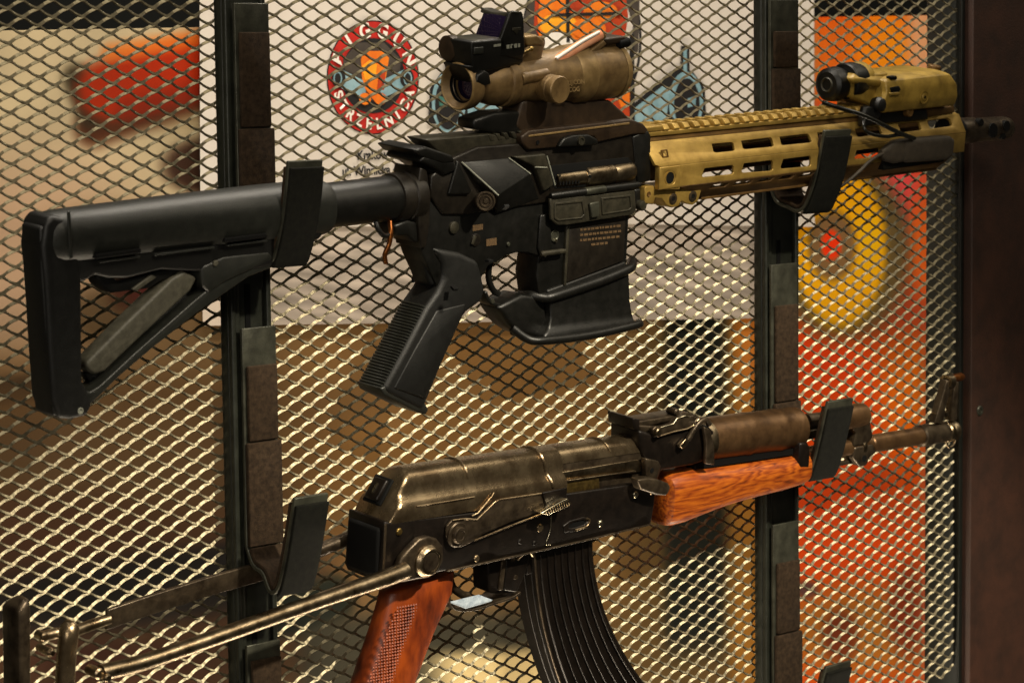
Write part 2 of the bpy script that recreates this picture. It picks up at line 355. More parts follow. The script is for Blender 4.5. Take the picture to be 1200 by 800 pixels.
# ================================================================ printed board, sheets of paper behind the mesh
def sm(a, b, x):
    t = min(1, max(0, (x-a)/(b-a))); return t*t*(3-2*t)
def seg_d(x, y, ax, ay, bx, by):
    dx, dy = bx-ax, by-ay; t = max(0, min(1, ((x-ax)*dx+(y-ay)*dy)/(dx*dx+dy*dy+1e-9)))
    return math.hypot(x-ax-dx*t, y-ay-dy*t), t
def board_colour(x, y):
    c = [118, 96, 68]
    def blend(col, k):
        for i in range(3): c[i] += (col[i]-c[i])*k
    def ell(cx, cy, rx, ry, col, soft=0.5, ang=0, k=1):
        dx, dy = x-cx, y-cy; ca, sa = math.cos(ang), math.sin(ang); u = (dx*ca+dy*sa)/rx; v = (-dx*sa+dy*ca)/ry
        blend(col, k*(1-sm(1-soft, 1+soft*0.6, math.hypot(u, v))))
    def bar(ax, ay, bx, by, r, col, soft=12, k=1):
        d, t = seg_d(x, y, ax, ay, bx, by); blend(col, k*(1-sm(r-soft, r+soft, d)))
    n = noise.noise(Vector((x*0.012, y*0.012, 0))); n2 = noise.noise(Vector((x*0.004, y*0.02, 4)))
    # left part: pale beige out-of-focus picture
    if x < 320:
        blend((190, 176, 148), 1-sm(330, 450, y+x*0.35))
        ell(40, 300, 150, 130, (178, 150, 128), 0.7, 0, 0.8)
        ell(215, 110, 60, 50, (166, 150, 120), 0.6)
        ell(180, 280, 120, 40, (120, 96, 66), 0.7, 0.1, 0.8)
        bar(110, 150, 300, 85, 22, (70, 40, 24), 12)
        bar(90, 92, 108, 135, 16, (44, 38, 26), 10)
        bar(125, 105, 300, 62, 34, (150, 48, 18), 13)
        bar(150, 128, 300, 92, 12, (112, 36, 16), 12, 0.8)
        bar(130, 62, 300, 34, 10, (206, 106, 36), 9, 0.7)
        ell(240, 195, 52, 34, (52, 34, 24), 0.35)
        bar(60, 452, -20, 462, 16, (22, 18, 12), 8)
        bar(150, 345, 196, 330, 22, (60, 20, 14), 12)
        ell(120, 370, 50, 40, (58, 44, 24), 0.6, 0, 0.7)
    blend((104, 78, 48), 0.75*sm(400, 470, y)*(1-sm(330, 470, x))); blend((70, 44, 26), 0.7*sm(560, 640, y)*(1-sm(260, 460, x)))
    ell(150, 525, 190, 60, (122, 96, 66), 0.6, 0, 0.7)
    ell(160, 690, 230, 46, (18, 13, 9), 0.45, -0.12)
    ell(290, 660, 90, 30, (16, 12, 9), 0.45, -0.2)
    ell(60, 620, 120, 50, (80, 52, 34), 0.7, 0, 0.7)
    ell(130, 775, 120, 24, (66, 34, 20), 0.6, 0, 0.8)
    # middle: brown, dark grey bottom, pale patch
    ell(560, 520, 240, 190, (134, 102, 62), 0.5, 0, 0.9)
    ell(430, 440, 120, 60, (128, 100, 66), 0.5, 0, 0.8)
    if 300 < x < 900:
        k = sm(700, 740, y - (x-400)*-0.02); blend((56, 54, 44), 0.95*k*sm(330, 370, x)*(1-sm(700, 800, x)))
        bar(390, 700, 330, 720, 26, (26, 30, 22), 10)
        blend((224, 204, 158), sm(748, 772, y+8*n-(600-x)*0.06*(1 if x < 600 else 0))*sm(480, 540, x)*(1-sm(700, 745, x)))
    ell(730, 700, 60, 110, (96, 72, 40), 0.7, 0, 0.8)
    # dark upright shape and olive strip
    if x > 700:
        blend((84, 66, 36), sm(700, 770, x)*sm(380, 400, y)*0.85)
        blend((16, 18, 11), sm(768, 792, x)*(1-sm(838, 858, x))*(1-sm(735, 790, y)))
        blend((150, 108, 50), sm(846, 868, x)*(1-sm(900, 940, x)))
        blend((196, 128, 62), sm(850, 875, x)*(1-sm(430, 520, y)))
    # right: orange blaze with a round target
    if x > 880:
        k = sm(900, 935, x)
        blend((214, 84, 20), k)
        ell(1040, 420, 60, 90, (244, 92, 18), 0.7, 0, 0.9); ell(1062, 440, 34, 120, (250, 140, 20), 0.7, 0, 0.85)
        ell(965, 400, 40, 60, (226, 76, 26), 0.7, 0, 0.8)
        ell(960, 600, 70, 40, (190, 70, 26), 0.7, 0, 0.6)
        ell(1010, 740, 130, 60, (172, 118, 52), 0.6, 0, 0.9)
        ell(1065, 715, 28, 60, (126, 54, 26), 0.5); ell(985, 745, 24, 34, (116, 56, 28), 0.5); ell(945, 690, 16, 12, (96, 66, 62), 0.6)
        blend((186, 110, 86), sm(1068, 1090, x)*0.8)
        ell(1060, 330, 60, 90, (150, 66, 46), 0.6, 0.2, 0.9); ell(1052, 240, 42, 60, (222, 92, 92), 0.5); ell(1040, 270, 26, 34, (148, 74, 92), 0.6)
        ell(1085, 285, 26, 70, (222, 112, 50), 0.6)
        ell(986, 292, 84, 112, (104, 88, 58), 0.2); ell(984, 290, 56, 96, (246, 184, 22), 0.16)
        ell(975, 288, 30, 44, (132, 104, 72), 0.25); ell(974, 287, 12, 18, (250, 70, 22), 0.3)
        ell(1000, 70, 90, 60, (214, 112, 40), 0.5); ell(1035, 62, 40, 66, (246, 150, 40), 0.6)
        blend((226, 172, 132), sm(1050, 1076, x)*(1-sm(110, 190, y)))
        ell(962, 150, 16, 26, (236, 90, 128), 0.5)
        blend((222, 198, 178), 0.5*(1-sm(950, 962, x))*(1-sm(190, 220, y)))
    s = (1+0.10*n+0.06*n2)*(1-0.12*sm(330, 470, y))  # print darkened lower down to offset the spot's light
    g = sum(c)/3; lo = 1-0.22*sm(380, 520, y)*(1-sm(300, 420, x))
    return [max(2, min(250, (g+(v-g)*1.28)*0.92*s*lo)) for v in c]
def vcol_mat(name, rough=0.85):
    m = bpy.data.materials.new(name); m.use_nodes = True; nt = m.node_tree; b = nt.nodes['Principled BSDF']; b.inputs['Roughness'].default_value = rough; b.inputs['Specular IOR Level'].default_value = 0.15
    a = nt.nodes.new('ShaderNodeVertexColor'); a.layer_name = 'print'; nt.links.new(a.outputs[0], b.inputs['Base Color']); return m
def print_sheet(name, parent, x0, x1, ytop, ybot, Yl, Yr, fn, step, th=0.002):
    """sheet through four corners; its print is a colour layer on a fine grid"""
    org = parent_world(parent)
    nx = int((x1-x0)/step)+1; ny = int((max(ybot)-min(ytop))/step)+1
    verts = []; cols = []
    A, B, C_, D = P(x0, ytop[0], Yl), P(x1, ytop[1], Yr), P(x1, ybot[1], Yr), P(x0, ybot[0], Yl)
    C_.x = B.x; D.x = A.x
    for j in range(ny+1):
        for i in range(nx+1):
            s, t = i/nx, j/ny; p = (A*(1-s)+B*s)*(1-t)+(D*(1-s)+C_*s)*t; verts.append(p)
            d = p-CAM; z = d.dot(Fv); px = 600+FP*d.dot(Rv)/z; py = 400-FP*d.dot(Uv)/z; cols.append(lin(fn(px, py)))
    faces = [(j*(nx+1)+i, (j+1)*(nx+1)+i, (j+1)*(nx+1)+i+1, j*(nx+1)+i+1) for j in range(ny) for i in range(nx)]
    me = bpy.data.meshes.new(name); me.from_pydata([v-org for v in verts], [], faces)
    ca = me.color_attributes.new('print', 'FLOAT_COLOR', 'POINT')
    for i, c in enumerate(cols): ca.data[i].color = c
    me.materials.append(vcol_mat(name+'_print')); o = bpy.data.objects.new(name, me); COL.objects.link(o); o.parent = parent
    s = o.modifiers.new('thickness', 'SOLIDIFY'); s.thickness = th; s.offset = -1 if me.polygons[0].normal.y < 0 else 1
    return o
YB = 0.300
bt = thing('printed_board', 'board with blurred photo print, orange at right and brown at left, behind the mesh', 'picture board', P(600, 850, YB))
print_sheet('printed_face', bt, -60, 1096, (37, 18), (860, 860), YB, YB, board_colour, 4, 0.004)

# wall behind everything, frame and brown side panel
def box_bm(x0, x1, y0, y1, z0, z1):
    bm = bmesh.new(); bmesh.ops.create_cube(bm, size=1)
    for v in bm.verts: v.co = Vector(((x0+x1)/2+v.co.x*(x1-x0), (y0+y1)/2+v.co.y*(y1-y0), (z0+z1)/2+v.co.z*(z1-z0)))
    return bm
wl = link('back_wall', box_bm(-1.6, 1.9, 0.40, 0.43, -1.1, 1.1), M['dark']); wl['kind'] = 'structure'
xf = P(1119, 400, 0).x
sf = thing('side_frame', 'narrow dark green steel upright closing the right edge of the mesh', 'steel frame', (xf, 0, -0.6))
link('upright', box_bm(xf, xf+0.007, -0.004, 0.03, -0.6, 0.6), M['frame'], sf, 0.0012)
link('mesh_lip', box_bm(xf-0.0015, xf+0.002, -0.0065, -0.0042, -0.6, 0.6), M['frame'], sf, 0.0005)
xp = P(1127, 400, -0.002).x
pn = thing('brown_side_panel', 'flat dark brown panel with a small screw, right of the mesh', 'panel', (xp+0.2, 0, -0.6))
link('panel_face', box_bm(xp, xp+0.5, -0.012, 0.03, -0.6, 0.6), M['panel'], pn, 0.001)
knob(WALLF, 'screw', M['plate'], pn, 1148, 481, -0.012, [(-1, 6), (0.6, 6), (1.2, 5), (1.4, 2.5), (1.0, 2.2)], 20)

# white sheet with emblem, grey photo sheet below it
YP = 0.296
def poly_sheet(name, mat_, parent, pts, Y, th=0.00025): return plate(WALLF, name, mat_, parent, pts, Y, Y+th, bevel=0)
ws = thing('white_poster', 'white paper poster with a round red and orange emblem behind the mesh at the top', 'poster', P(600, 265, YP))
poly_sheet('sheet', M['paper'], ws, [(234, -20), (954, -20), (954, 120), (955, 266), (700, 262), (235, 268)], YP)
gs = thing('grey_photo_sheet', 'grey photo print hanging below the white poster, behind the rifle magazine well', 'poster', P(600, 378, YP+.001))
def grey_col(x, y):
    n = noise.noise(Vector((x*0.012+y*0.01, y*0.11-x*0.015, 2))); n2 = noise.noise(Vector((x*0.03, y*0.03, 9)))
    v = 168+44*n+12*n2
    k = 1-sm(300, 350, y)
    v = v+k*26*(n+0.3)
    if x < 262: v = 214
    return (v, v*0.93, v*0.86)
print_sheet('photo', gs, 235, 888, (255, 250), (382, 373), YP+.001, YP+.001, grey_col, 4, 0.0003)
# emblem
def ellipse(cx, cy, rx, ry, n=48, a0=0, a1=360): return [(cx+rx*math.cos(R(a0+(a1-a0)*i/n)), cy+ry*math.sin(R(a0+(a1-a0)*i/n))) for i in range(n)]
def art(mat_, pts, k): poly_sheet('printed_shape', M[mat_], ws, pts, YP-0.0004-0.00022*k, 0.0002)
C0 = (437, 91)
art('ink', ellipse(*C0, 54, 67), 0); art('ink_red', ellipse(*C0, 52.5, 65.5), 1); art('ink', ellipse(C0[0], C0[1]-2, 37, 44), 2)
art('ink_grey', [(402, 70), (420, 50), (450, 50), (470, 70), (466, 110), (437, 118), (408, 108)], 3)
art('ink_orange', [(423, 70), (427, 60), (448, 60), (456, 68), (452, 92), (440, 120), (425, 100)], 4)
art('ink_yellow', [(424, 78), (434, 70), (442, 76), (440, 92), (428, 94)], 5)
art('ink_dkorange', [(444, 88), (452, 84), (450, 106), (442, 104)], 5)
for sx in (1, -1):
    f = lambda x: C0[0]+sx*x
    art('ink_blue', [(f(8), 108), (f(12), 94), (f(36), 82), (f(42), 98), (f(36), 104), (f(14), 114)], 5)
    art('ink', ellipse(f(40), 92, 8, 11, 20), 6); art('ink_blue', ellipse(f(41), 92, 5, 8, 20), 7); art('ink', ellipse(f(41), 92, 3.5, 6, 20), 8)
    art('ink_orange', ellipse(f(9), 116, 7, 7, 16), 6)
def ring_text(s, a0, a1, rx, ry, h, flip):
    for i, ch in enumerate(s):
        a = R(a0+(a1-a0)*i/(len(s)-1)); x = C0[0]+rx*math.cos(a); y = C0[1]+ry*math.sin(a)
        p = P(x, y, YP); k = depth(p)/FP; th = math.atan2(-math.cos(a)*-1, math.sin(a)) if 0 else 0
        phi = -(a+math.pi/2) if not flip else -(a-math.pi/2)
        xd = Vector((math.cos(phi), 0, math.sin(phi))); ud = Vector((-math.sin(phi), 0, math.cos(phi)))
        link('letter', text_bm(ch, p, xd, ud, Vector((0, -1, 0)), h*k, 0.0012), M['ink_white'], ws, smooth=False)
ring_text('BIGGUN', -156, -24, 45, 55, 17, False)
ring_text('STRZELNICA', 158, 22, 45, 55, 13, True)
for s, x, y, h in (('Kraków', 436, 182, 10.5), ('ul. Winnicka 42', 436, 200, 10.5)):
    p = P(x, y, YP); k = depth(p)/FP
    link('address_line', text_bm(s, p, Vector((1, 0, 0)), Vector((0, 0, 1)), Vector((0, -1, 0)), h*k, 0.0006), M['ink'], ws, smooth=False)
# the same emblem enlarged, half hidden behind the scope
art('ink', ellipse(682, 45, 70, 110), 0); art('paper', ellipse(682, 45, 67, 107), 1)
art('ink_grey', [(612, 30), (628, -22), (650, -22), (640, 60), (622, 90)], 2); art('ink_grey', [(742, 30), (726, -22), (750, -22), (748, 60), (738, 70)], 2)
art('ink_dkorange', [(628, -20), (732, -20), (736, 20), (730, 60), (640, 62), (626, 30)], 3)
art('ink_orange', [(636, -20), (662, -20), (664, 14), (700, 16), (702, 46), (632, 48), (630, 20)], 4)
art('ink_yellow', ellipse(655, 30, 22, 14, 20), 5); art('ink_orange', ellipse(704, 14, 20, 12, 20), 5); art('ink_orange', ellipse(690, 34, 20, 12, 20), 6)
art('ink', [(663, -20), (667, -20), (668, 50), (664, 50)], 7); art('ink', [(646, 16), (728, 14), (728, 18), (646, 20)], 7)
art('ink_white', ellipse(652, 52, 20, 14, 20), 6); art('ink_grey', ellipse(652, 52, 22, 16, 20), 5)
art('ink', [(738, 40), (743, 40), (744, 145), (738, 145)], 8); art('ink_dkorange', [(700, 100), (738, 96), (738, 140), (690, 140)], 7); art('ink_orange', [(718, 100), (738, 96), (738, 124), (728, 126)], 8)
for (sx, cx) in ((1, 738), (-1, 592)):
    f = (lambda x: x) if sx == 1 else (lambda x: 1330-x)
    art('ink', [(f(738), 126), (f(786), 84), (f(800), 80), (f(812), 84), (f(826), 104), (f(828), 145), (f(738), 148)], 4)
    art('ink_blue', [(f(740), 130), (f(778), 100), (f(786), 106), (f(780), 142), (f(740), 144)], 5)
    art('ink_blue', ellipse(f(804), 120, 20, 36, 24), 6); art('ink', ellipse(f(805), 122, 15, 30, 24), 7)
    art('ink_teal' if sx == -1 else 'ink_blue', [(f(806), 116), (f(816), 112), (f(815), 124), (f(806), 126)], 8)
    art('ink', [(f(798), 54), (f(808), 54), (f(808), 86), (f(798), 86)], 5); art('ink_blue', [(f(801), 57), (f(805), 57), (f(805), 84), (f(801), 84)], 6)

# ================================================================ slotted posts and the J hooks hung on them
def post(cx_top, cx_bot, w_px, label):
    a = P(cx_top, 0, -0.012); b = P(cx_bot, 800, -0.012); X = (a.x+b.x)/2; hw = w_px
    t = thing('rack_post', label, 'rack post', (X, -0.01, -0.6), 'upright posts that carry the hooks')
    link('channel', box_bm(X-hw, X+hw, -0.012, -0.0035, -0.6, 0.6), M['post'], t, 0.0015)
    for s in (-1, 1):
        link('channel_lip', box_bm(X+s*hw*0.93-0.0018, X+s*hw*0.93+0.0018, -0.0165, -0.0122, -0.6, 0.6), M['post'], t, 0.001)
    link('channel_ridge', box_bm(X-hw*0.68-0.0022, X-hw*0.68+0.0022, -0.0150, -0.0122, -0.6, 0.6), M['post'], t, 0.001)
    for k in range(16):
        z = -0.55+k*0.072
        link('slot', box_bm(X-0.002, X+0.002, -0.0126, -0.0118, z, z+0.03), M['black'], t)
    return X
XPL = post(282, 299, 0.0152, 'left rack post, dark grey steel upright behind the black buttstock')
XPR = post(911, 913, 0.0188, 'right rack post, dark grey steel upright behind the sand coloured handguard')

def hook(cx, y_plate, y_felt, y_mid, y_bot, arm, hw_mm, label):
    """cx: pixel centre of the back strip at y_felt; arm: [(px, py) ...] centre of the rising arm from bottom to tip"""
    Yb = -0.0195; c = P(cx, y_felt, Yb); X = c.x
    def onx(px, py):      # point of the arm: where the sight line meets the plane x = X
        return hit(px, py, Vector((X, 0, 0)), Vector((1, 0, 0)))
    top = Vector((X, Yb, P(cx, y_plate, Yb).z)); fe = Vector((X, Yb, P(cx, y_felt, Yb).z)); mid = Vector((X, Yb, P(cx, y_mid, Yb).z)); bz = P(cx, y_bot, Yb).z
    A = [onx(*p) for p in arm]
    t = thing('rifle_hook', label, 'hook', (X, Yb, bz), 'felt lined steel hooks on the posts')
    wv = Vector((hw_mm*0.001, 0, 0))
    low = A[0]; path = [top, fe, mid, Vector((X, Yb, bz+0.012)), Vector((X, Yb-0.006, bz+0.001)), Vector((X, (Yb+low.y)/2, bz-0.003)), Vector((X, low.y+0.008, min(low.z-0.004, bz+0.002)))] + A
    sm_ = [top, fe, mid]+catmull(path[3:], 5)
    link('steel_strip', ribbon_bm([p for p in sm_], wv, 0.0026), M['plate'], t, 0.0005)
    def off(path, d):
        out = []
        for i, p in enumerate(path):
            q = (path[min(i+1, len(path)-1)]-path[max(i-1, 0)]).normalized(); out.append(p + q.cross(Vector((1, 0, 0))).normalized()*d)
        return out
    sgn = 1
    f1 = [Vector((X, Yb-0.003, fe.z)), Vector((X, Yb-0.003, mid.z+0.0004))]
    link('felt_pad', ribbon_bm(f1, wv*0.86, 0.0030), M['felt'], t, 0.0009)
    rest = [Vector((X, Yb-0.0034, mid.z-0.0004)), Vector((X, Yb-0.0034, bz+0.012))]
    link('felt_pad', ribbon_bm(rest, wv*1.0, 0.0036), M['felt'], t, 0.0009)
    inner = [p for p in catmull(path[3:], 5)][1:-1]
    o1 = off(inner, -0.0030)
    if o1[-1].y < inner[-1].y: o1 = off(inner, 0.0030)
    link('felt_lining', ribbon_bm(o1, wv*0.96, 0.0028), M['felt'], t, 0.0007)
    armp = catmull([A[0]+Vector((0, 0.004, -0.004))]+A, 5)[1:-1]; o2 = off(armp, 0.0026)
    if o2[-1].y > armp[-1].y: o2 = off(armp, -0.0026)
    link('outer_felt', ribbon_bm(o2, wv*0.97, 0.0024), M['felt_dark'], t, 0.0006)
    return t
hook(294, 4, 38, 150, 292, [(340, 300), (349, 262), (354, 225), (357, 188)], 13.5, 'felt lined hook holding the black buttstock of the upper rifle, on the left post')
hook(917, 0, 37, 80, 236, [(958, 240), (968, 215), (975, 185), (981, 152)], 15.5, 'felt lined hook under the sand coloured handguard of the upper rifle, on the right post')
hook(303, 383, 427, 516, 660, [(345, 684), (352, 655), (358, 620), (364, 580)], 13.5, 'felt lined hook holding the folded steel stock of the lower rifle, on the left post')
hook(918, 309, 357, 470, 546, [(963, 552), (970, 530), (976, 505), (984, 468)], 15, 'felt lined hook at the front of the orange wooden handguard, on the right post')
hook(308, 752, 770, 880, 1000, [(352, 1040), (358, 1015), (364, 980), (370, 945)], 13.5, 'lowest hook of the left post, only its steel plate and felt in view')
hook(920, 612, 657, 740, 850, [(962, 868), (970, 838), (975, 806), (982, 777)], 15, 'lowest hook of the right post, only the tip of its arm in view')
# ================================================================ upper rifle
GA = Frame(600, 250, -0.043, R(6.5))
ar = thing('black_rifle', 'black rifle with sand coloured handguard and skeleton buttstock on the upper pair of hooks', 'rifle', GA.P(600, 300, 0))
fr = GA
# --- buttstock
def sub(name, parent, px, py, d=0):
    o = bpy.data.objects.new(name, None); COL.objects.link(o); o.parent = parent; o.location = fr.P(px, py, d)-parent_world(parent); o.empty_display_size = 0.01; return o
stock = loft(fr, 'buttstock', M['polymer'], ar, [(47, 262, 292, 9), (48, 254, 303, 12), (53, 248.5, 309, 14), (62, 246, 310, 15.5), (76, 244, 309, 15.5), (80, 243.5, 308.5, 16.2), (100, 241, 306, 16.5), (200, 228.5, 294, 16.8), (300, 217, 284, 17), (345, 212.5, 279, 17), (372, 210, 275, 16.6), (376, 212, 273, 15.6)], e=2.35, n=48)
plate(fr, 'comb_band', M['polymer'], stock, [(79, 248), (83, 247), (86, 303), (82, 304)], -0.0172, -0.016)
plate(fr, 'lower_rail', M['polymer_dark'], stock, [(80, 296), (110, 292), (372, 262), (380, 275), (374, 281), (345, 286), (342, 306), (300, 316), (232, 318), (190, 316), (150, 326), (128, 326), (112, 322), (100, 330), (80, 330)], -0.0110, 0.0110, bevel=0.002)
for a, b in (((118, 304.5), (165, 298.5)), ((182, 296.5), (252, 288)), ((268, 285.5), (314, 280))):
    w_ = 2.6
    plate(fr, 'rail_rib', M['polymer'], stock, [(a[0], a[1]+1), (b[0], b[1]+1), (b[0], b[1]+1+w_), (a[0], a[1]+1+w_)], -0.0142, -0.0105, bevel=0.0004)
for a, b in (((113, 298), (166, 291)), ((264, 279), (313, 273))):
    plate(fr, 'stock_slot', M['black'], stock, [a, b, (b[0], b[1]+5.5), (a[0], a[1]+6)], -0.0166, -0.012, bevel=0.0008)
butt = plate(fr, 'butt_frame', M['polymer_dark'], ar, [(54, 262), (62, 252), (90, 258), (97, 330), (98, 447), (106, 462), (110, 474), (103, 488), (84, 492), (70, 491), (63, 470), (58, 400), (54, 330), (50, 290)], -0.0118, 0.0118, bevel=0.0055, seg=4)
plate(fr, 'recoil_pad', M['polymer_dark'], butt, [(47, 268), (55, 262), (62, 400), (68, 488), (63, 487), (55, 400), (49, 320)], -0.0095, 0.0095, bevel=0.003)
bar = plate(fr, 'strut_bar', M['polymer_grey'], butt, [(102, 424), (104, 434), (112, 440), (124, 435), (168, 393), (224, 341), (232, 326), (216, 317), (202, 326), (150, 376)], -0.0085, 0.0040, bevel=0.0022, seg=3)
plate(fr, 'strut_web', M['polymer_dark'], butt, [(98, 436), (104, 446), (114, 452), (130, 446), (236, 352), (300, 300), (240, 318), (180, 372), (120, 436)], 0.000, 0.0060)
plate(fr, 'lower_strut', M['polymer'], butt, [(92, 448), (95, 456), (106, 459), (117, 452), (160, 412), (228, 352), (288, 304), (332, 290), (334, 308), (292, 324), (232, 366), (180, 407), (140, 441), (118, 463), (104, 476), (90, 470)], -0.0100, 0.0060, bevel=0.0026, seg=3)
knob(fr, 'sling_hole', M['markw'], butt, 94, 481, -0.0119, [(0, 4), (0.6, 4), (0.6, 2.4), (-0.5, 2)], 16)
plate(fr, 'adjustment_lever', M['polymer_dark'], ar, [(112, 322), (126, 320), (140, 330), (190, 316), (228, 306), (230, 316), (188, 330), (176, 338), (130, 344), (118, 334)], -0.006, 0.006, bevel=0.0015)
plate(fr, 'lever_pin', M['polymer_grey'], ar, [(155, 339), (178, 322), (184, 325), (160, 342)], -0.0075, -0.005, bevel=0.0006)
plate(fr, 'strut_joint', M['polymer'], butt, [(236, 312), (262, 300), (316, 294), (322, 304), (262, 332), (246, 344), (238, 336)], -0.0115, 0.007, bevel=0.002)
knob(fr, 'joint_pin', M['polymer_grey'], butt, 252, 308, -0.0116, [(0, 3.4), (1.0, 3.4), (1.2, 2.4)], 14)
# --- buffer tube and nut
L0 = ((300, 250.5), (480, 229.5))
lathe(fr, 'buffer_tube', M['anod'], ar, L0, [(340, 26.6), (462, 26.6), (470, 25.6)])
nut = lathe(fr, 'castle_nut', M['anod_brown'], ar, L0, [(456, 25.8), (457, 29), (462, 29.6), (468, 29.6), (469, 28.4), (471, 28.4), (472, 30.4), (480, 31), (484, 30)])
for k in range(6):
    a = R(35+k*36); c = fr.P(463, 231.5, 0); up = Vector((0, math.cos(a)*-1, math.sin(a)))
    link('nut_notch', box_bm(-0.002, 0.002, -0.0008, 0.0008, -0.0018, 0.0018), M['black'], nut).matrix_local = Matrix.Translation(c+up*0.0165-parent_world(nut)) @ Matrix.Rotation(math.pi/2-a, 4, 'X')
plate(fr, 'end_plate', M['anod_brown'], ar, [(493, 196), (501, 200), (505, 230), (504, 262), (500, 290), (494, 292), (491, 262), (490, 220)], -0.0125, 0.0125, bevel=0.0012)
tube(fr, 'sling_loop', M['anod'], ar, [(440, 258, -0.006), (443, 268, -0.008), (450, 276, -0.009), (458, 274, -0.008)], 0.0017)
tube(fr, 'copper_loop', M['copper'], ar, [(457, 258, -0.006), (458, 272, -0.009), (456, 286, -0.009), (451, 298, -0.008), (452, 308, -0.006)], 0.0016)
plate(fr, 'sling_mount', M['anod'], ar, [(462, 264), (478, 258), (493, 262), (496, 286), (486, 284), (478, 276), (466, 277)], -0.010, 0.010, bevel=0.0015)
# --- lower receiver
lower = plate(fr, 'lower_receiver', M['anod'], ar, [(497, 222), (560, 214), (640, 226), (742, 222), (744, 240), (737, 256), (734, 318), (690, 336), (645, 352), (632, 346), (629, 322), (632, 300), (618, 296), (606, 296), (592, 300), (584, 306), (573, 311), (566, 322), (562, 334), (548, 340), (512, 336), (496, 300), (493, 290)], -0.0105, 0.0105, bevel=0.0010)
plate(fr, 'magwell_front', M['anod_brown'], lower, [(668, 262), (734, 254), (731, 306), (664, 332)], -0.0122, -0.0100, bevel=0.0010)
plate(fr, 'magwell_rib', M['anod_grey'], lower, [(665, 262), (668, 261.5), (664, 334), (661, 335)], -0.0128, -0.0100, bevel=0.0004)
for (x, y, r, m, h) in ((483+48, 266.5, 7.2, 'anod_grey', 1.4), (595, 286, 2.6, 'plate', 0.8), (501+40, 245, 3.0, 'anod_brown', 0.5)):
    knob(fr, 'receiver_pin', M[m], lower, x, y, -0.0105, [(-1, r), (h, r), (h+0.4, r*0.8)], 20)
knob(fr, 'safety_end', M['anod_brown'], lower, 557, 281, -0.0105, [(-1, 7.5), (0.8, 7.5), (1.0, 6.8), (1.0, 3)], 24)
plate(fr, 'safety_bar', M['anod_grey'], lower, [(552.5, 286), (556, 276), (559, 277), (555, 287)], -0.0122, -0.0112, bevel=0.0002)
plate(fr, 'marking', M['mark'], lower, [(570, 280.5), (582, 278.5), (582, 287), (570, 288.5)], -0.01085, -0.0104, bevel=0)
plate(fr, 'marking', M['mark'], lower, [(554, 264), (566, 262.5), (566, 269), (554, 271)], -0.0107, -0.0104, bevel=0)
plate(fr, 'bolt_release', M['anod'], lower, [(634, 252), (645, 250), (648, 300), (636, 306), (631, 290)], -0.0125, -0.010, bevel=0.001)
lathe(fr, 'magazine_release', M['anod_grey'], lower, ((634, 297.5), (662, 294)), [(634, 2), (635, 3.4), (658, 3.4), (662, 2.4)], d=-0.0142, n=16)
knob(fr, 'release_button', M['plate'], lower, 649, 276, -0.0105, [(-1, 7), (1.0, 7), (1.2, 6), (0.6, 4.4)], 22)
knob(fr, 'release_screw', M['bright'], lower, 651, 282, -0.0110, [(0, 2.4), (1.0, 2.2)], 12)
knob(fr, 'release_screw', M['bright'], lower, 636, 298, -0.0130, [(0, 2.6), (2.6, 2.4)], 12)
# faint engraved lines, too small to read in the photograph
random.seed(3)
for r_ in range(4):
    x = 680 if r_ < 3 else 693
    while x < (724 if r_ < 3 else 712):
        wd = random.uniform(2, 5); y = 268+r_*6.2-(x-680)*0.10
        plate(fr, 'engraving', M['mark'], lower, [(x, y), (x+wd, y-0.4), (x+wd, y+2.2), (x, y+2.6)], -0.01245, -0.0121, bevel=0)
        x += wd+1.1
# flared magazine well
mw = quads(fr, 'flared_magwell', M['anod'], ar, [((641, 340), (734, 306), -0.0120, 0.0120), ((646, 356), (738, 322), -0.0128, 0.0128), ((646, 372), (739, 352), -0.0132, 0.0132), ((643, 384), (742, 370), -0.0142, 0.0142), ((638, 393), (745, 378), -0.0170, 0.0170), ((638, 403), (745.5, 386), -0.0172, 0.0172)], bevel=0.0018, seg=4, ang=12)
p3 = [fr.P(*q) for q in ((610, 346, 0.006), (622, 346, -0.004), (638, 349, -0.0105), (652, 346, -0.0130), (700, 330, -0.0132), (730, 318, -0.0130), (739, 313, -0.0105), (741, 306, -0.003))]
link('funnel_ridge', tube_bm(catmull(p3, 5), 0.0036, 14), M['anod'], mw)
plate(fr, 'funnel_back', M['anod'], mw, [(583, 360), (612, 345), (640, 348), (642, 400), (612, 392), (600, 384)], -0.0085, 0.012, bevel=0.003, seg=3)
p3 = [fr.P(*q) for q in ((600, 384, -0.006), (618, 397, -0.012), (638, 399, -0.0165), (690, 393, -0.0170), (744, 381, -0.0168), (749, 378, -0.010))]
link('funnel_lip', tube_bm(catmull(p3, 5), 0.0030, 14), M['anod'], mw)
tube(fr, 'trigger', M['anod'], ar, [(578, 300, 0), (573, 312, 0), (573, 328, 0), (578, 340, 0), (584, 344, 0)], 0.0022)
p3 = [fr.P(*q) for q in ((562, 340, 0), (566, 350, 0), (576, 356, 0), (592, 356, 0), (610, 349, 0), (624, 338, 0), (632, 324, 0), (636, 306, 0))]
link('trigger_guard', ribbon_bm(catmull(p3, 5), fr.w*0.0062, 0.0028), M['anod'], ar, 0.0008)
knob(fr, 'guard_pin', M['plate'], ar, 577, 353, -0.0062, [(0, 3), (0.8, 2.6)], 12)
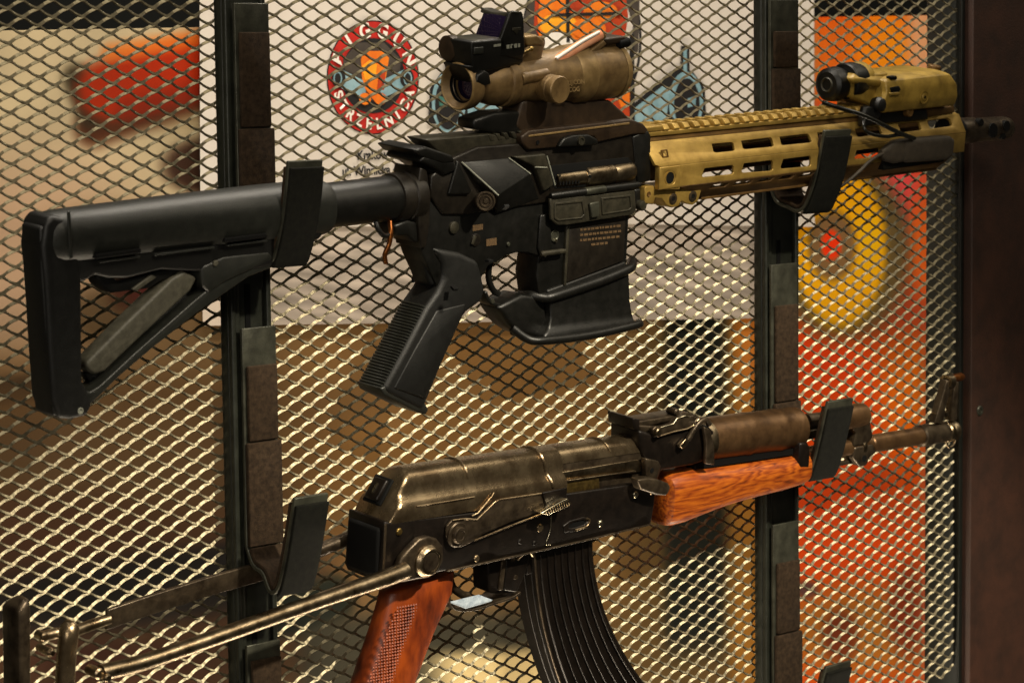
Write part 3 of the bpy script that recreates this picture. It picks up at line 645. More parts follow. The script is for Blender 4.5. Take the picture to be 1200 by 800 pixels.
# --- grip
grip = plate(fr, 'pistol_grip', M['polymer_dark'], ar, [(508, 290), (519, 308), (521, 326), (513, 342), (500, 360), (474, 410), (449, 456), (455, 463), (496, 483), (502, 470), (520, 426), (546, 368), (566, 354), (570, 340), (566, 322), (562, 306), (540, 296)], -0.0135, 0.0125, bevel=0.0046, seg=5)
plate(fr, 'grip_panel', M['polymer_dark'], grip, [(512, 364), (546, 356), (541, 372), (518, 424), (498, 468), (462, 455), (486, 410)], -0.0142, -0.012, bevel=0.0010)
plate(fr, 'grip_cap', M['polymer'], grip, [(446, 455), (452, 452), (498, 471), (503, 480), (499, 486), (492, 484), (450, 463)], -0.0125, 0.0115, bevel=0.0012)
bm = bmesh.new()
gA, gB = fr.P(500, 360, -0.0135), fr.P(449, 456, -0.0135); gd = (gB-gA).normalized(); gn = gd.cross(fr.w).normalized(); gn = gn if gn.x < 0 else -gn
for k in range(30):
    c = gA.lerp(gB, k/29.0)+gn*0.0004
    tube_bm([c+fr.w*0.0022-gn*0.0012, c+fr.w*0.0046, c+fr.w*0.0215, c+fr.w*0.0240-gn*0.0012], 0.00088, 6, bm)
link('backstrap_ribs', bm, M['polymer'], grip)
plate(fr, 'grip_beavertail', M['polymer_dark'], grip, [(494, 284), (508, 286), (520, 312), (516, 334), (506, 338), (500, 318)], -0.0095, 0.009, bevel=0.004, seg=4)
# --- upper receiver
upper = plate(fr, 'upper_receiver', M['anod_brown'], ar, [(528, 186), (560, 172), (612, 168), (757, 148), (762, 156), (763, 212), (746, 217), (744, 228), (640, 238), (545, 252), (520, 252), (505, 232), (506, 206)], -0.0125, 0.0125, bevel=0.0016)
plate(fr, 'upper_rail', M['anod_grey'], upper, [(500, 164), (575, 157), (612, 164), (612, 172), (560, 178), (540, 188), (516, 180)], -0.0100, 0.0100, bevel=0.001)
for k in range(5):
    x = 572+k*9; plate(fr, 'rail_tooth', M['anod_grey'], upper, [(x, 158-k), (x+4.5, 157.5-k), (x+8, 165-k), (x+3.5, 166-k)], -0.0104, 0.0104, bevel=0.0005)
plate(fr, 'charging_handle', M['anod'], upper, [(497, 182), (526, 186), (534, 190), (536, 200), (522, 206), (508, 196), (492, 190)], -0.0150, 0.019, bevel=0.0018)
plate(fr, 'charging_latch', M['anod'], upper, [(486, 176), (500, 172), (530, 182), (534, 190), (520, 192), (494, 184)], -0.0155, 0.0215, bevel=0.0014)
# faceted forward assist housing: a wedge with bright edges
q = lambda x, y, d: fr.P(x, y, d)
def facet(name, mat_, parent, pts):
    bm = bmesh.new(); vs = [bm.verts.new(q(*p)) for p in pts]; return bm, vs
bm = bmesh.new()
V = [bm.verts.new(q(*p)) for p in ((541, 190, -0.0128), (596, 185, -0.0128), (622, 204, -0.0195), (584, 229, -0.0215), (632, 233, -0.0128), (582, 250, -0.0128), (541, 190, -0.006), (596, 185, -0.006), (632, 233, -0.006), (582, 250, -0.006))]
for f in ((0, 1, 2, 3), (3, 2, 4, 5), (0, 3, 5), (1, 4, 2), (0, 6, 7, 1), (6, 9, 8, 7), (5, 4, 8, 9), (0, 5, 9, 6), (1, 7, 8, 4)): bm.faces.new([V[i] for i in f])
hs = link('assist_housing', bm, M['anod'], upper, 0.0007, ang=15)
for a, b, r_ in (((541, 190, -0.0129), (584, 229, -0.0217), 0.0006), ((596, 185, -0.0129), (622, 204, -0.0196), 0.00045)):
    link('pale_edge', tube_bm([q(*a), q(*b)], r_, 8), M['markw'], hs)  # thin pale tubes along the housing edges
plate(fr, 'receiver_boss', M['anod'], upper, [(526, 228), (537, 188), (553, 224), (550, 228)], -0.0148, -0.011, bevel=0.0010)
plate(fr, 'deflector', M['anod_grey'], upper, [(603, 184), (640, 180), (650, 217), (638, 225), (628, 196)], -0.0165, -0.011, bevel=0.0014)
link('pale_edge', tube_bm([q(641, 183, -0.0166), q(650.5, 217, -0.0166)], 0.0005, 8), M['markw'], upper)
link('pale_edge', tube_bm([q(627, 196, -0.0170), q(641, 196.5, -0.0168)], 0.0005, 8), M['markw'], upper)
fa = knob(fr, 'forward_assist', M['steel_dark'], ar, 566, 236, -0.0185, [(-6, 10.5), (5.0, 10.5), (6.0, 11.6), (8.4, 11.8), (9.2, 11.0), (9.2, 9.6), (8.2, 9.0), (8.2, 7.4), (9.0, 6.8), (9.0, 5.6), (8.2, 5.0), (8.2, 3.4), (8.9, 2.6), (8.9, 0.2)], 40, axis=Vector((-0.52, -0.82, 0.05)))
# ejection port
port = plate(fr, 'ejection_port', M['black'], upper, [(644, 194), (736, 184), (741, 190), (742, 210), (734, 216), (650, 222), (645, 214)], -0.01275, -0.0115, bevel=0.0006)
lathe(fr, 'bolt_carrier', M['steel'], port, ((648, 211), (700, 205)), [(648, 10), (682, 10.5), (683, 13), (712, 13.5), (716, 12)], d=-0.0090, n=28)
lathe(fr, 'bolt_head', M['steel'], port, ((700, 205), (740, 200)), [(714, 11), (716, 12.6), (736, 12.6), (739, 10.5)], d=-0.0090, n=28)
for k in range(7):
    x = 656+k*3.6; plate(fr, 'carrier_tooth', M['black'], port, [(x, 213-k*.3), (x+1.6, 212.8-k*.3), (x+1.6, 217-k*.3), (x, 217.4-k*.3)], -0.0150, -0.0125, bevel=0)
knob(fr, 'gas_hole', M['black'], port, 691.5, 207, -0.0168, [(-0.5, 1.9), (0.3, 1.9)], 12)
knob(fr, 'gas_hole', M['bright'], port, 656, 206, -0.0152, [(-0.5, 2.2), (0.3, 1.5)], 12)
dcov = plate(fr, 'dust_cover', M['anod_grey'], ar, [(645, 233), (700, 228), (744, 223), (746, 246), (741, 252), (664, 264), (654, 264), (646, 258)], -0.0172, -0.0146, bevel=0.0008)
for pts in ([(650, 238), (684, 234), (687, 252), (683, 256), (654, 259), (650, 256)], [(705, 232), (740, 228), (741.5, 244), (738, 247), (706, 252)]):
    plate(fr, 'stamped_rim', M['anod_grey'], dcov, pts, -0.0180, -0.0170, holes=[[((x-sum(p[0] for p in pts)/len(pts))*0.88+sum(p[0] for p in pts)/len(pts), (y-sum(p[1] for p in pts)/len(pts))*0.80+sum(p[1] for p in pts)/len(pts)) for x, y in pts]], bevel=0.0003)
plate(fr, 'cover_latch', M['plate'], dcov, [(692, 238), (703, 236), (703, 254), (694, 256)], -0.0196, -0.0172, bevel=0.0010)
lathe(fr, 'hinge_rod', M['anod'], ar, ((646, 229.5), (748, 216.5)), [(645, 3), (647, 4.3), (745, 4.3), (750, 2.6)], d=-0.0165, n=20)
lathe(fr, 'hinge_spring', M['plate'], ar, ((646, 229.5), (748, 216.5)), [(685, 4.4), (686, 4.9), (707, 4.9), (708, 4.4)], d=-0.0165, n=20)
plate(fr, 'receiver_front', M['anod'], upper, [(742, 160), (759, 153), (763, 158), (763, 212), (748, 217), (746, 200)], -0.0140, -0.0115, bevel=0.0012)
knob(fr, 'pivot_pin', M['anod_grey'], lower, 751, 240.5, -0.0120, [(-2, 6.4), (1.5, 6.4), (2.6, 5.4), (3.0, 3.0)], 24)
plate(fr, 'pivot_lug', M['anod'], lower, [(744, 222), (757, 220), (758, 236), (744, 246)], -0.0105, 0.0105, bevel=0.0012)

# --- handguard (eight-sided tube with slots, top rail)
Hn = -0.0190; Hg = -0.0100
RB0, RB1 = (775, 195), (1132, 155); GB0, GB1 = (757, 166), (1120, 131)
A_, B_, C_ = q(*RB0, Hn), q(*RB1, Hn), q(*GB0, Hg)
nU = (B_-A_).cross(C_-A_)
def grow(pts, k=1): return pts
slU = [[(834, 168.5), (857, 166.5), (860, 168), (861.5, 175.5), (859, 177), (839, 179), (836, 177.5)], [(868.5, 165), (903, 161), (905.5, 163), (907, 170.5), (905, 172), (873, 175), (870.5, 173.5)], [(913.5, 160.3), (946, 156.6), (948.5, 158.3), (951.5, 165.5), (949, 167.2), (917.5, 170.3), (915.5, 168.8)],
       [(957.5, 155.6), (988, 152.2), (990.5, 154), (993.5, 161), (991, 162.6), (961.5, 165.6), (959.5, 164)], [(1002, 151), (1029, 147.6), (1031.5, 149.4), (1034, 156), (1031.5, 157.6), (1006, 160.6), (1004, 159)], [(1052, 145.5), (1074, 142.5), (1078, 144), (1080, 151), (1078, 152.6), (1056, 155.5)], [(1086, 141.5), (1110, 138), (1114, 140), (1116, 146), (1114, 148), (1090, 151)]]
hg = plate_pl('handguard', M['fde'], ar, [(757, 166.5), (1119, 131.5), (1124, 134), (1132, 155), (775, 195.4), (768, 193), (761, 180)], A_, nU, 0.0022, slU, 0.0005)
slL = [[(826, 197.5), (858, 193.8), (860, 195.5), (860, 202.5), (858, 204.5), (824.5, 208), (822.5, 206)], [(872, 191.8), (904, 188), (906, 190), (906, 198.5), (904, 200.5), (871.5, 202.8), (869.5, 201)], [(918, 186.8), (948.5, 183), (950.5, 185), (950.5, 193), (948.5, 195.3), (917, 198), (915, 196)],
       [(962, 181.6), (990, 178), (992, 180), (992, 187.5), (990, 189.5), (961.5, 192.5), (960, 190.6)], [(1004, 176.5), (1030, 173.3), (1032, 175), (1031, 182), (1029, 184), (1003, 187), (1001.5, 185)]]
plate(fr, 'side_panel', M['fde'], hg, [(773, 196), (1132, 155.6), (1130, 178), (1113, 180), (797, 218.5), (797, 222), (773, 223)], Hn, Hn+0.0022, slL, 0.0005)
nB = (q(1130, 178, Hn)-q(795, 219, Hn)).cross(q(822, 231, -0.0100)-q(795, 219, Hn))
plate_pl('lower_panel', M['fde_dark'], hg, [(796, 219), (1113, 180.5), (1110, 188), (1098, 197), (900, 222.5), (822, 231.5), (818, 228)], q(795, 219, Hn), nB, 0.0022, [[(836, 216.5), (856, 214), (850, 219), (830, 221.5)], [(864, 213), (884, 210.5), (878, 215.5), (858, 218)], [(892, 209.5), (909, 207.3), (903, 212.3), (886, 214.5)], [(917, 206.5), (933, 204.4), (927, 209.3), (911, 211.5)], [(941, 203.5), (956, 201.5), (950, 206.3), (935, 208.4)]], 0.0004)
# far half and floor of the tube
def band(name, m_, e0, e1, off, parent, th=0.002, up=0.0):
    """flat strip: its first edge through two pixels, its second edge off metres further back (and up metres higher)"""
    a, b = q(*e0), q(*e1); ax_ = (b-a).normalized(); u_ = fr.w.cross(ax_); u_ = u_ if u_.z > 0 else -u_
    c, d = a+fr.w*off+u_*up, b+fr.w*off+u_*up; n = (b-a).cross(c-a).normalized(); n = n if n.z < 0 else -n
    return link(name, extr([[a, b, d, c]], n*th), m_, parent, 0.0004)
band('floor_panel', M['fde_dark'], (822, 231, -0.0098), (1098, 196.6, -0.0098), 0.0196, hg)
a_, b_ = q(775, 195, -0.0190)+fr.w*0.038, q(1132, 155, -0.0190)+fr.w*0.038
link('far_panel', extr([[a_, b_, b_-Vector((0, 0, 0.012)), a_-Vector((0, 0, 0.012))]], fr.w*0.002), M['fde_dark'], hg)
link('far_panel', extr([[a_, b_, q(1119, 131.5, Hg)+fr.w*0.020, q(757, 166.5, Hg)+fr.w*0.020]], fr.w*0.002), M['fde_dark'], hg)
e0, e1 = (760, 155.5, -0.0105), (1117, 121, -0.0105)
link('rail_groove', extr([[q(757, 166, -0.0098), q(1119, 131, -0.0098), q(1117, 121, -0.0080), q(760, 155.5, -0.0080)]], fr.w*0.004), M['fde_dark'], hg)
band('rail_base', M['fde'], e0, e1, 0.021, hg, 0.003)
plate(fr, 'rail_lead', M['fde'], hg, [(757, 155.5), (758, 149), (777, 147), (777, 153.6)], -0.0108, 0.0108, bevel=0.0008)
n_l = 27
for k in range(n_l):
    x = 778+k*12.15*(1-0.0035*k); x2 = x+6.4*(1-0.0035*k)
    if x > 1085: break
    yb = 155.3-(x-760)*0.0966; m_ = M['fde']
    bm = bmesh.new(); o_ = q(x, yb, -0.0108); o2 = q(x2, yb-0.6, -0.0108); u_ = fr.w.cross((o2-o_).normalized()); u_ = u_ if u_.z > 0 else -u_
    for sec_ in ([(0.0000, 0), (-0.0006, 0.0012), (0.0022, 0.0042), (0.0082, 0.0042), (0.0088, 0)], [(0.0130, 0), (0.0134, 0.0042), (0.0194, 0.0042), (0.0222, 0.0012), (0.0216, 0)]):
        a = [bm.verts.new(o_+fr.w*d+u_*h) for d, h in sec_]; b = [bm.verts.new(o2+fr.w*d+u_*h) for d, h in sec_]
        bridge(bm, a, b); bm.faces.new(a); bm.faces.new(b[::-1])
    link('rail_lug', bm, m_, hg, 0.0004)
# inside: barrel, gas tube
lathe(fr, 'barrel', M['steel_dark'], ar, ((765, 198), (1190, 150)), [(762, 14), (800, 14), (801, 11), (1125, 10)], n=24)
lathe(fr, 'gas_tube', M['bright'], ar, ((765, 178), (1100, 141)), [(766, 3.4), (990, 3.2)], n=14)
knob(fr, 'mount_hole', M['black'], hg, 785, 208.5, Hn, [(-3, 7.4), (0.05, 7.4)], 26)
knob(fr, 'mount_hole_rim', M['fde'], hg, 785, 208.5, Hn, [(0.0, 8.6), (0.35, 8.6), (0.35, 7.2), (0, 7.0)], 26)
plate(fr, 'clamp_block', M['fde'], hg, [(773.5, 196.5), (797, 194), (797, 219.5), (772.5, 223)], Hn-0.0006, Hn+0.004, [[(785+7.2*math.cos(R(t)), 208.5+8.6*math.sin(R(t))) for t in range(0, 360, 24)]], 0.0005)
cl = plate(fr, 'barrel_clamp', M['fde'], hg, [(756, 219), (766, 217.5), (772, 223), (820, 217.5), (822, 224), (818, 236), (812, 240.5), (804, 238.5), (799, 235.5), (795, 242), (788, 243.5), (781, 241), (776, 233), (768, 232), (766, 240), (756, 238.5)], -0.0150, 0.0150, bevel=0.0008)
for x, y in ((788.5, 233), (811.5, 230)):
    sc_ = knob(fr, 'clamp_screw', M['steel_dark'], cl, x, y, -0.0150, [(-1, 6.6), (0.5, 6.6), (0.7, 6.0), (0.7, 3.2), (-0.4, 3.0)], 24)
    knob(fr, 'socket', M['black'], sc_, x, y, -0.0150, [(-1, 2.9), (0.45, 2.9)], 6)
knob(fr, 'clamp_pin', M['fde_dark'], cl, 760, 227.5, -0.0150, [(-1, 3), (0.6, 3), (0.2, 1.6)], 14)
plate(fr, 'maker_mark', M['fde_dark'], hg, [(775, 176), (782, 175), (784, 184), (777, 185)], -0.0166, -0.0158, bevel=0, holes=[[(776.5, 177.5), (781.3, 176.6), (782.8, 182.8), (778, 183.6)]])
# muzzle device
lathe(fr, 'muzzle_collar', M['black'], ar, ((1100, 155), (1190, 149.5)), [(1108, 17), (1118, 17.5), (1121, 15.5)], n=32)
mz = lathe(fr, 'muzzle_brake', M['steel_dark'], ar, ((1100, 155), (1190, 149.5)), [(1118, 14.5), (1122, 15.2), (1139, 15.2), (1141, 14.0), (1174, 14.0), (1179, 12.6), (1181, 10)], n=36)
for x, y, rx, ry in ((1153, 143.5, 3.2, 4.2), (1167, 153, 6, 8.5), (1183, 147.5, 4.6, 6), (1179, 160, 3, 3.6)):
    c = q(x-3, y, -0.0098); bm = revolve(c+fr.w*0.004, -fr.w, [(0, 1), (0.0043, 1)], 18)
    for v in bm.verts:
        d = v.co-c; ax = Vector((1, 0, 0)); up = Vector((0, 0, 1)); k = depth(c)/FP; dd = d.dot(fr.w); dx = d.x; dz = d.z
        v.co = c+fr.w*dd*1.0+Vector((dx*rx*k*1.4, 0, dz*ry*k))
    link('brake_port', bm, M['black'], mz)
# ================================================================ scope on the upper rifle
sc = thing('rifle_scope', 'brown magnified scope with pink light tube, on top of the black rifle receiver', 'scope', fr.P(650, 150, 0))
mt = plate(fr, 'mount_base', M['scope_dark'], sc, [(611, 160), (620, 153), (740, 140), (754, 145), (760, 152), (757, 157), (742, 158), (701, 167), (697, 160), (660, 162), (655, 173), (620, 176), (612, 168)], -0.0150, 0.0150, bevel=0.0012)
plate(fr, 'mount_rail_line', M['scope_light'], mt, [(620, 158.5), (738, 143.5), (738, 146), (620, 161)], -0.0156, -0.0148, bevel=0.0003)
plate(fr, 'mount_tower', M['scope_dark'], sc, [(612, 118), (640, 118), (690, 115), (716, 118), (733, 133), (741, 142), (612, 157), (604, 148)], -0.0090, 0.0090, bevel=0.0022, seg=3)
plate(fr, 'clamp_arch', M['anod'], mt, [(655, 173), (661, 162), (672, 158.5), (690, 157.5), (701, 163), (702, 170)], -0.0185, -0.0140, bevel=0.0014)
knob(fr, 'clamp_nut', M['anod_grey'], mt, 680, 165, -0.0186, [(0, 5.4), (1.6, 5.2), (1.6, 3.4), (0.8, 3)], 22)
knob(fr, 'mount_screw', M['black'], mt, 630, 167, -0.0152, [(-0.5, 2.6), (0.3, 2.6)], 14)
plate(fr, 'rear_foot', M['anod'], sc, [(556, 140), (580, 132), (616, 130), (616, 156), (604, 160), (590, 158), (556, 152)], -0.0085, 0.0085, bevel=0.002)
SL = ((538, 101), (735, 80))
body = lathe(fr, 'scope_body', M['scope'], sc, SL, [(548, 23.5), (551, 21.5), (558, 21), (563, 22.5), (572, 26), (578, 27.5), (583, 27), (584, 29.2), (588, 30), (592, 29.6), (593, 28), (597, 29.2), (600, 28), (606, 27), (620, 28), (635, 30), (660, 33.6)], n=48)
lathe(fr, 'light_band', M['scope_light'], sc, SL, [(659.5, 33.6), (661, 34.8), (677, 35.4), (678.5, 34.4)], n=48)
lathe(fr, 'objective_bell', M['scope'], sc, SL, [(678, 34.6), (690, 34.6), (692, 33.8), (694, 34.4), (711, 33.0), (714, 32.2), (715, 32.8), (718, 32.4), (719, 31), (717, 29), (706, 28)], n=48, cap=(True, True))
lathe(fr, 'bell_rim', M['scope_light'], sc, SL, [(713, 33), (714, 33.6), (717.5, 33.4), (718, 32)], n=48, cap=(False, False))
oc = lathe(fr, 'eyepiece', M['scope'], sc, SL, [(541, 20.5), (538, 24), (536.2, 26), (535.6, 27.2), (537, 28.2), (541, 28.6), (548, 27.5), (552, 24.5), (553, 21)], n=48, cap=(False, False))
lathe(fr, 'eyepiece_edge', M['scope_light'], oc, SL, [(536.0, 25.2), (535.0, 26.4), (535.2, 27.5), (536.6, 28.2)], n=48, cap=(False, False))
lathe(fr, 'eyepiece_well', M['black'], oc, SL, [(537.5, 24.6), (548, 20), (549, 19)], n=40, cap=(False, True))
lathe(fr, 'eyepiece_lens', M['lens'], oc, SL, [(546.5, 0.2), (546.8, 8), (547.6, 15), (548.6, 19)], n=40, cap=(True, False))
p3 = [fr.P(545+3.5*math.cos(R(t)), 101+18*math.sin(R(t)), -0.002) for t in range(-55, 62, 12)]
lathe(fr, 'lens_ring', M['steel_dark'], oc, SL, [(543.5, 17.5), (543, 18.4), (543.5, 19.5)], n=40, cap=(False, False))
def turret(name, x, y, d, st, m='scope', **k): return knob(fr, name, M[m], sc, x, y, d, st, 36, **k)
tr = turret('windage_cap', 640, 103, -0.0150, [(-2, 15), (3, 15.5), (3.4, 16.6), (6.5, 16.6), (7.0, 15.6), (8.0, 15.4), (8.6, 16.3), (12.5, 16.3), (13.4, 15.2)])
lathe(fr, 'battery_housing', M['scope'], sc, ((620, 96), (676, 77)), [(606, 9), (611, 12.5), (615, 13.5), (663, 14), (667, 13), (669, 10)], d=-0.006, n=32)
bt_ = lathe(fr, 'adjuster', M['scope'], sc, ((612, 92.5), (640, 87)), [(609, 7.2), (610, 8), (616, 8), (617, 7.2), (640, 7.2), (641, 6)], d=-0.0135, n=24)
lathe(fr, 'adjuster_socket', M['black'], bt_, ((612, 92.5), (640, 87)), [(608.6, 4.8), (609.5, 4.8)], d=-0.0135, n=16)
plate(fr, 'focus_tab', M['anod'], sc, [(560, 88), (568, 82), (574, 86), (576, 99), (568, 101), (558, 97)], -0.0155, -0.008, bevel=0.0012)
plate(fr, 'top_wedge', M['scope'], sc, [(616, 60), (626, 41), (640, 44), (640, 52), (636, 66), (640, 76), (618, 84), (604, 82)], -0.0080, 0.0080, bevel=0.0018)
plate(fr, 'tritium_cover', M['scope_light'], sc, [(615, 43), (630, 41), (640, 49), (636, 54), (618, 54)], -0.0090, 0.0080, bevel=0.0016)
tube(fr, 'lanyard_stub', M['brass'], sc, [(601, 68, -0.012), (612, 63, -0.012), (622, 58, -0.012)], 0.0010)
knob(fr, 'lanyard_ball', M['brass'], sc, 623, 57.5, -0.012, [(-1.4, 0.5), (-1, 2), (0, 3), (1, 2.4), (1.6, 1)], 14)
# light-gathering tube on its ramp
ramp = plate(fr, 'tube_ramp', M['scope'], sc, [(650, 84), (664, 80), (684, 66), (712, 46), (732, 43), (738, 48), (732, 55), (716, 56), (700, 68), (680, 86), (654, 90)], -0.0085, 0.0085, bevel=0.0016)
p3 = [fr.P(*t) for t in ((648, 74, -0.0085), (662, 65, -0.0090), (682, 52.5, -0.0090), (703, 41, -0.0085))]
link('light_tube', tube_bm(catmull(p3, 5), 0.0036, 16), M['pink'], ramp)
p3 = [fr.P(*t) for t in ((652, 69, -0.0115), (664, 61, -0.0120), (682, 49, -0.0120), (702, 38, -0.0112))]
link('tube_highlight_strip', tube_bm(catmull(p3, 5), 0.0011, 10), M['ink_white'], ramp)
plate(fr, 'tube_end', M['scope_light'], ramp, [(698, 38), (706, 36), (712, 42), (708, 50), (702, 50)], -0.0105, -0.003, bevel=0.0012)
plate(fr, 'tube_end', M['scope_light'], ramp, [(648, 76), (652, 82), (656, 86), (650, 88), (647, 82)], -0.0105, -0.003, bevel=0.0012)
plate(fr, 'tube_side', M['scope'], ramp, [(652, 83), (668, 77), (671, 71), (690, 61), (708, 47), (712, 52), (694, 66), (672, 82), (654, 88)], -0.0118, -0.0085, bevel=0.0010)
lathe(fr, 'front_screw', M['black'], ramp, ((724, 52), (737, 49)), [(724, 4), (725, 5.5), (735, 5.8), (737, 4)], d=-0.010, n=18)
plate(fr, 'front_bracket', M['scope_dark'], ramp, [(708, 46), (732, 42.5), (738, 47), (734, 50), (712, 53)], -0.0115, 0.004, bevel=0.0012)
# raised lettering on the body
def body_text(s, x, y, h, parent):
    c = fr.P(x, y, -0.0192); c2 = fr.P(x+10, y-1.0, -0.0200); xd = (c2-c).normalized(); nn = Vector((-0.25, -0.95, 0.1)).normalized(); ud = nn.cross(xd)*-1; ud = ud if ud.z > 0 else -ud
    link('raised_lettering', text_bm(s, c, xd, ud, nn, h*depth(c)/FP, 0.0012), M['scope_light'], parent, smooth=False)
body_text('TRIJICON', 672, 97, 5.2, body); body_text('ACOG', 670, 105.5, 5.2, body)

# ================================================================ small open red-dot sight on the scope
rd = thing('red_dot_sight', 'small black open reflex sight with violet lens on top of the brown scope', 'sight', fr.P(575, 75, 0))
quads(fr, 'sight_body', M['anod'], rd, [((555, 88), (614, 74), -0.0125, 0.0135), ((553, 62), (614, 56), -0.0138, 0.0138), ((553, 49), (587, 45.5), -0.0138, 0.0138)], bevel=0.0014, seg=3)
plate(fr, 'sight_deck', M['anod_grey'], rd, [(553, 50), (560, 47.5), (586, 44.5), (590, 46.5), (560, 51)], -0.0130, 0.0130, bevel=0.0008)
quads(fr, 'riser', M['anod'], rd, [((556, 98), (606, 88), -0.009, 0.010), ((550, 78), (614, 66), -0.0128, 0.0135)], bevel=0.0015)
hood = plate(fr, 'hood_side', M['anod'], rd, [(586, 48), (598, 16), (602, 13), (611, 14), (614, 20), (615.5, 60), (612, 70), (586, 66)], -0.0138, -0.0108, bevel=0.0009)
plate(fr, 'hood_side', M['anod'], rd, [(586, 48), (598, 16), (602, 13), (611, 14), (614, 20), (615.5, 60), (612, 66), (586, 60)], 0.0108, 0.0138, bevel=0.0009)
bm = bmesh.new(); prev = None
for i in range(13):
    t = i/12; d = -0.0138+0.0276*t; dip = 3.2*math.sin(math.pi*t)
    cur = [bm.verts.new(fr.P(x+ (d+0.0138)*1000*0, y+dip, -0.0138) + fr.w*(d+0.0138)) for x, y in ((597, 19), (599, 13.5), (611, 13.5), (614, 18))]
    if prev: bridge(bm, prev, cur)
    else: bm.faces.new(cur)
    prev = cur
bm.faces.new(prev[::-1]); link('hood_top', bm, M['anod_grey'], rd, 0.0006)
ln = link('sight_lens', extr([[fr.P(594, 19, -0.0110), fr.P(600, 19, -0.0110), fr.P(592, 47, -0.0110), fr.P(584, 47, -0.0110)]], fr.w*0.0220), M['lens'], rd, 0.0004)
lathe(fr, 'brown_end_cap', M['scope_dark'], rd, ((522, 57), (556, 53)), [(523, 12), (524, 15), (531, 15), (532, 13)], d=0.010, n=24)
for pts, mm in (([(579, 52.5), (587, 51.5), (587, 54.3), (579, 55.3)], 'markw'), ([(594, 53), (597, 52.6), (597, 57), (594, 57.4)], 'markw'), ([(598.5, 52.4), (601.5, 52), (601.5, 53.2), (600, 53.4), (600, 56.6), (598.5, 56.9)], 'markw'), ([(603, 51.8), (606, 51.4), (606, 56), (603, 56.4)], 'markw'), ([(607.5, 51.2), (609.5, 51), (609.5, 55.4), (607.5, 55.7)], 'markw')):
    plate(fr, 'printed_mark', M[mm], rd, pts, -0.01425, -0.0136, bevel=0)
plate(fr, 'side_button', M['polymer'], rd, [(556, 56), (567, 55), (567, 63), (556, 64)], -0.0148, -0.0134, bevel=0.0006)
plate(fr, 'side_arrow', M['anod_grey'], rd, [(601, 33), (611, 32), (611, 35.5), (608, 36), (605.5, 41), (603, 36.5), (601, 36.6)], -0.0144, -0.0136, bevel=0.0003)

# ================================================================ aiming laser housing, pressure pad and cables
lz = thing('laser_housing', 'tan box shaped aiming laser with black lens cap on the front of the handguard', 'laser sight', fr.P(1060, 132, 0))
# body leans like the rail: lofted hull
hull = quads(fr, 'housing', M['tan'], lz, [((1034, 133), (1119, 124), -0.0200, 0.0230), ((1036, 120), (1123, 113), -0.0225, 0.0250), ((1040, 108), (1122, 98), -0.0225, 0.0250), ((1038, 94), (1113, 86), -0.0205, 0.0240), ((1042, 87), (1096, 81), -0.0110, 0.0210)], bevel=0.0016, seg=3, ang=12)
plate(fr, 'rear_shoulder', M['tan'], lz, [(996, 89), (1042, 84), (1042, 126), (1020, 124), (1000, 116)], -0.0120, 0.0200, bevel=0.0030, seg=4)
quads(fr, 'sloped_brow', M['tan'], lz, [((1000, 98), (1040, 104), -0.0150, 0.0180), ((1000, 92), (1042, 97), -0.0165, 0.0200), ((1001, 86), (1042, 90), -0.0120, 0.0180)], bevel=0.0018, seg=3, ang=12)
plate(fr, 'housing_foot', M['fde_dark'], lz, [(1012, 124), (1036, 130), (1116, 124), (1119, 133), (1084, 138), (1020, 143), (1010, 134)], -0.0125, 0.0125, bevel=0.0015)
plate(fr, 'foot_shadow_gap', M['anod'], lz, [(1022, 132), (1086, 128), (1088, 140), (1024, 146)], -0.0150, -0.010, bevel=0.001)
cap = lathe(fr, 'lens_cap', M['anod'], lz, ((970, 98), (1000, 94)), [(989, 20), (990, 21.5), (998, 21.5), (1005, 19)], d=-0.002, n=36)
lathe(fr, 'front_cap', M['anod'], lz, ((966, 100), (1000, 96)), [(969, 15), (971, 19.5), (979, 20.5), (982, 19), (990, 16)], d=0.0015, n=36)
lathe(fr, 'cap_ring', M['anod_grey'], cap, ((966, 100), (1000, 96)), [(968.6, 6), (968.0, 8), (968.8, 9.2)], d=0.0015, n=24, cap=(False, False))
lathe(fr, 'tan_collar', M['tan'], lz, ((970, 98), (1000, 94)), [(999, 18), (1001, 21), (1008, 21), (1012, 18)], d=0.000, n=32)
hs_ = knob(fr, 'housing_screw', M['tan'], lz, 1083, 114, -0.0224, [(-1, 8.2), (0.5, 8.2), (0.6, 6.6), (0.2, 6.4), (0.2, 4.4), (0.8, 4.0)], 26)
knob(fr, 'screw_slot', M['black'], hs_, 1083, 114, -0.0224, [(0, 2.0), (0.9, 2.0)], 6)
plate(fr, 'side_window', M['black'], lz, [(1044, 103), (1054, 101), (1056, 105), (1053, 109), (1045, 110)], -0.0232, -0.0215, bevel=0.0006)
plate(fr, 'window_lip', M['tan'], lz, [(1043, 109), (1054, 108), (1055, 111.5), (1044, 112.5)], -0.0240, -0.0215, bevel=0.0006)
plate(fr, 'top_window', M['black'], lz, [(1044, 90), (1051, 89), (1052, 93), (1045, 94)], -0.0215, -0.0165, bevel=0.0006)
knob(fr, 'top_dial', M['fde_dark'], lz, 1094, 82, -0.002, [(-1, 8), (3.0, 8), (3.8, 7), (3.8, 5), (3.2, 4.6)], 28, axis=Vector((0.05, -0.25, 0.95)))
knob(fr, 'clamp_screw', M['fde_dark'], lz, 1063, 131, -0.0160, [(-1, 6), (3, 6), (3.6, 4.8), (3.0, 2.6)], 20)
knob(fr, 'clamp_knob', M['polymer_dark'], lz, 1026, 122, -0.0160, [(-2, 7), (1, 8.6), (4, 9), (6.4, 7.4), (7.6, 4)], 28)
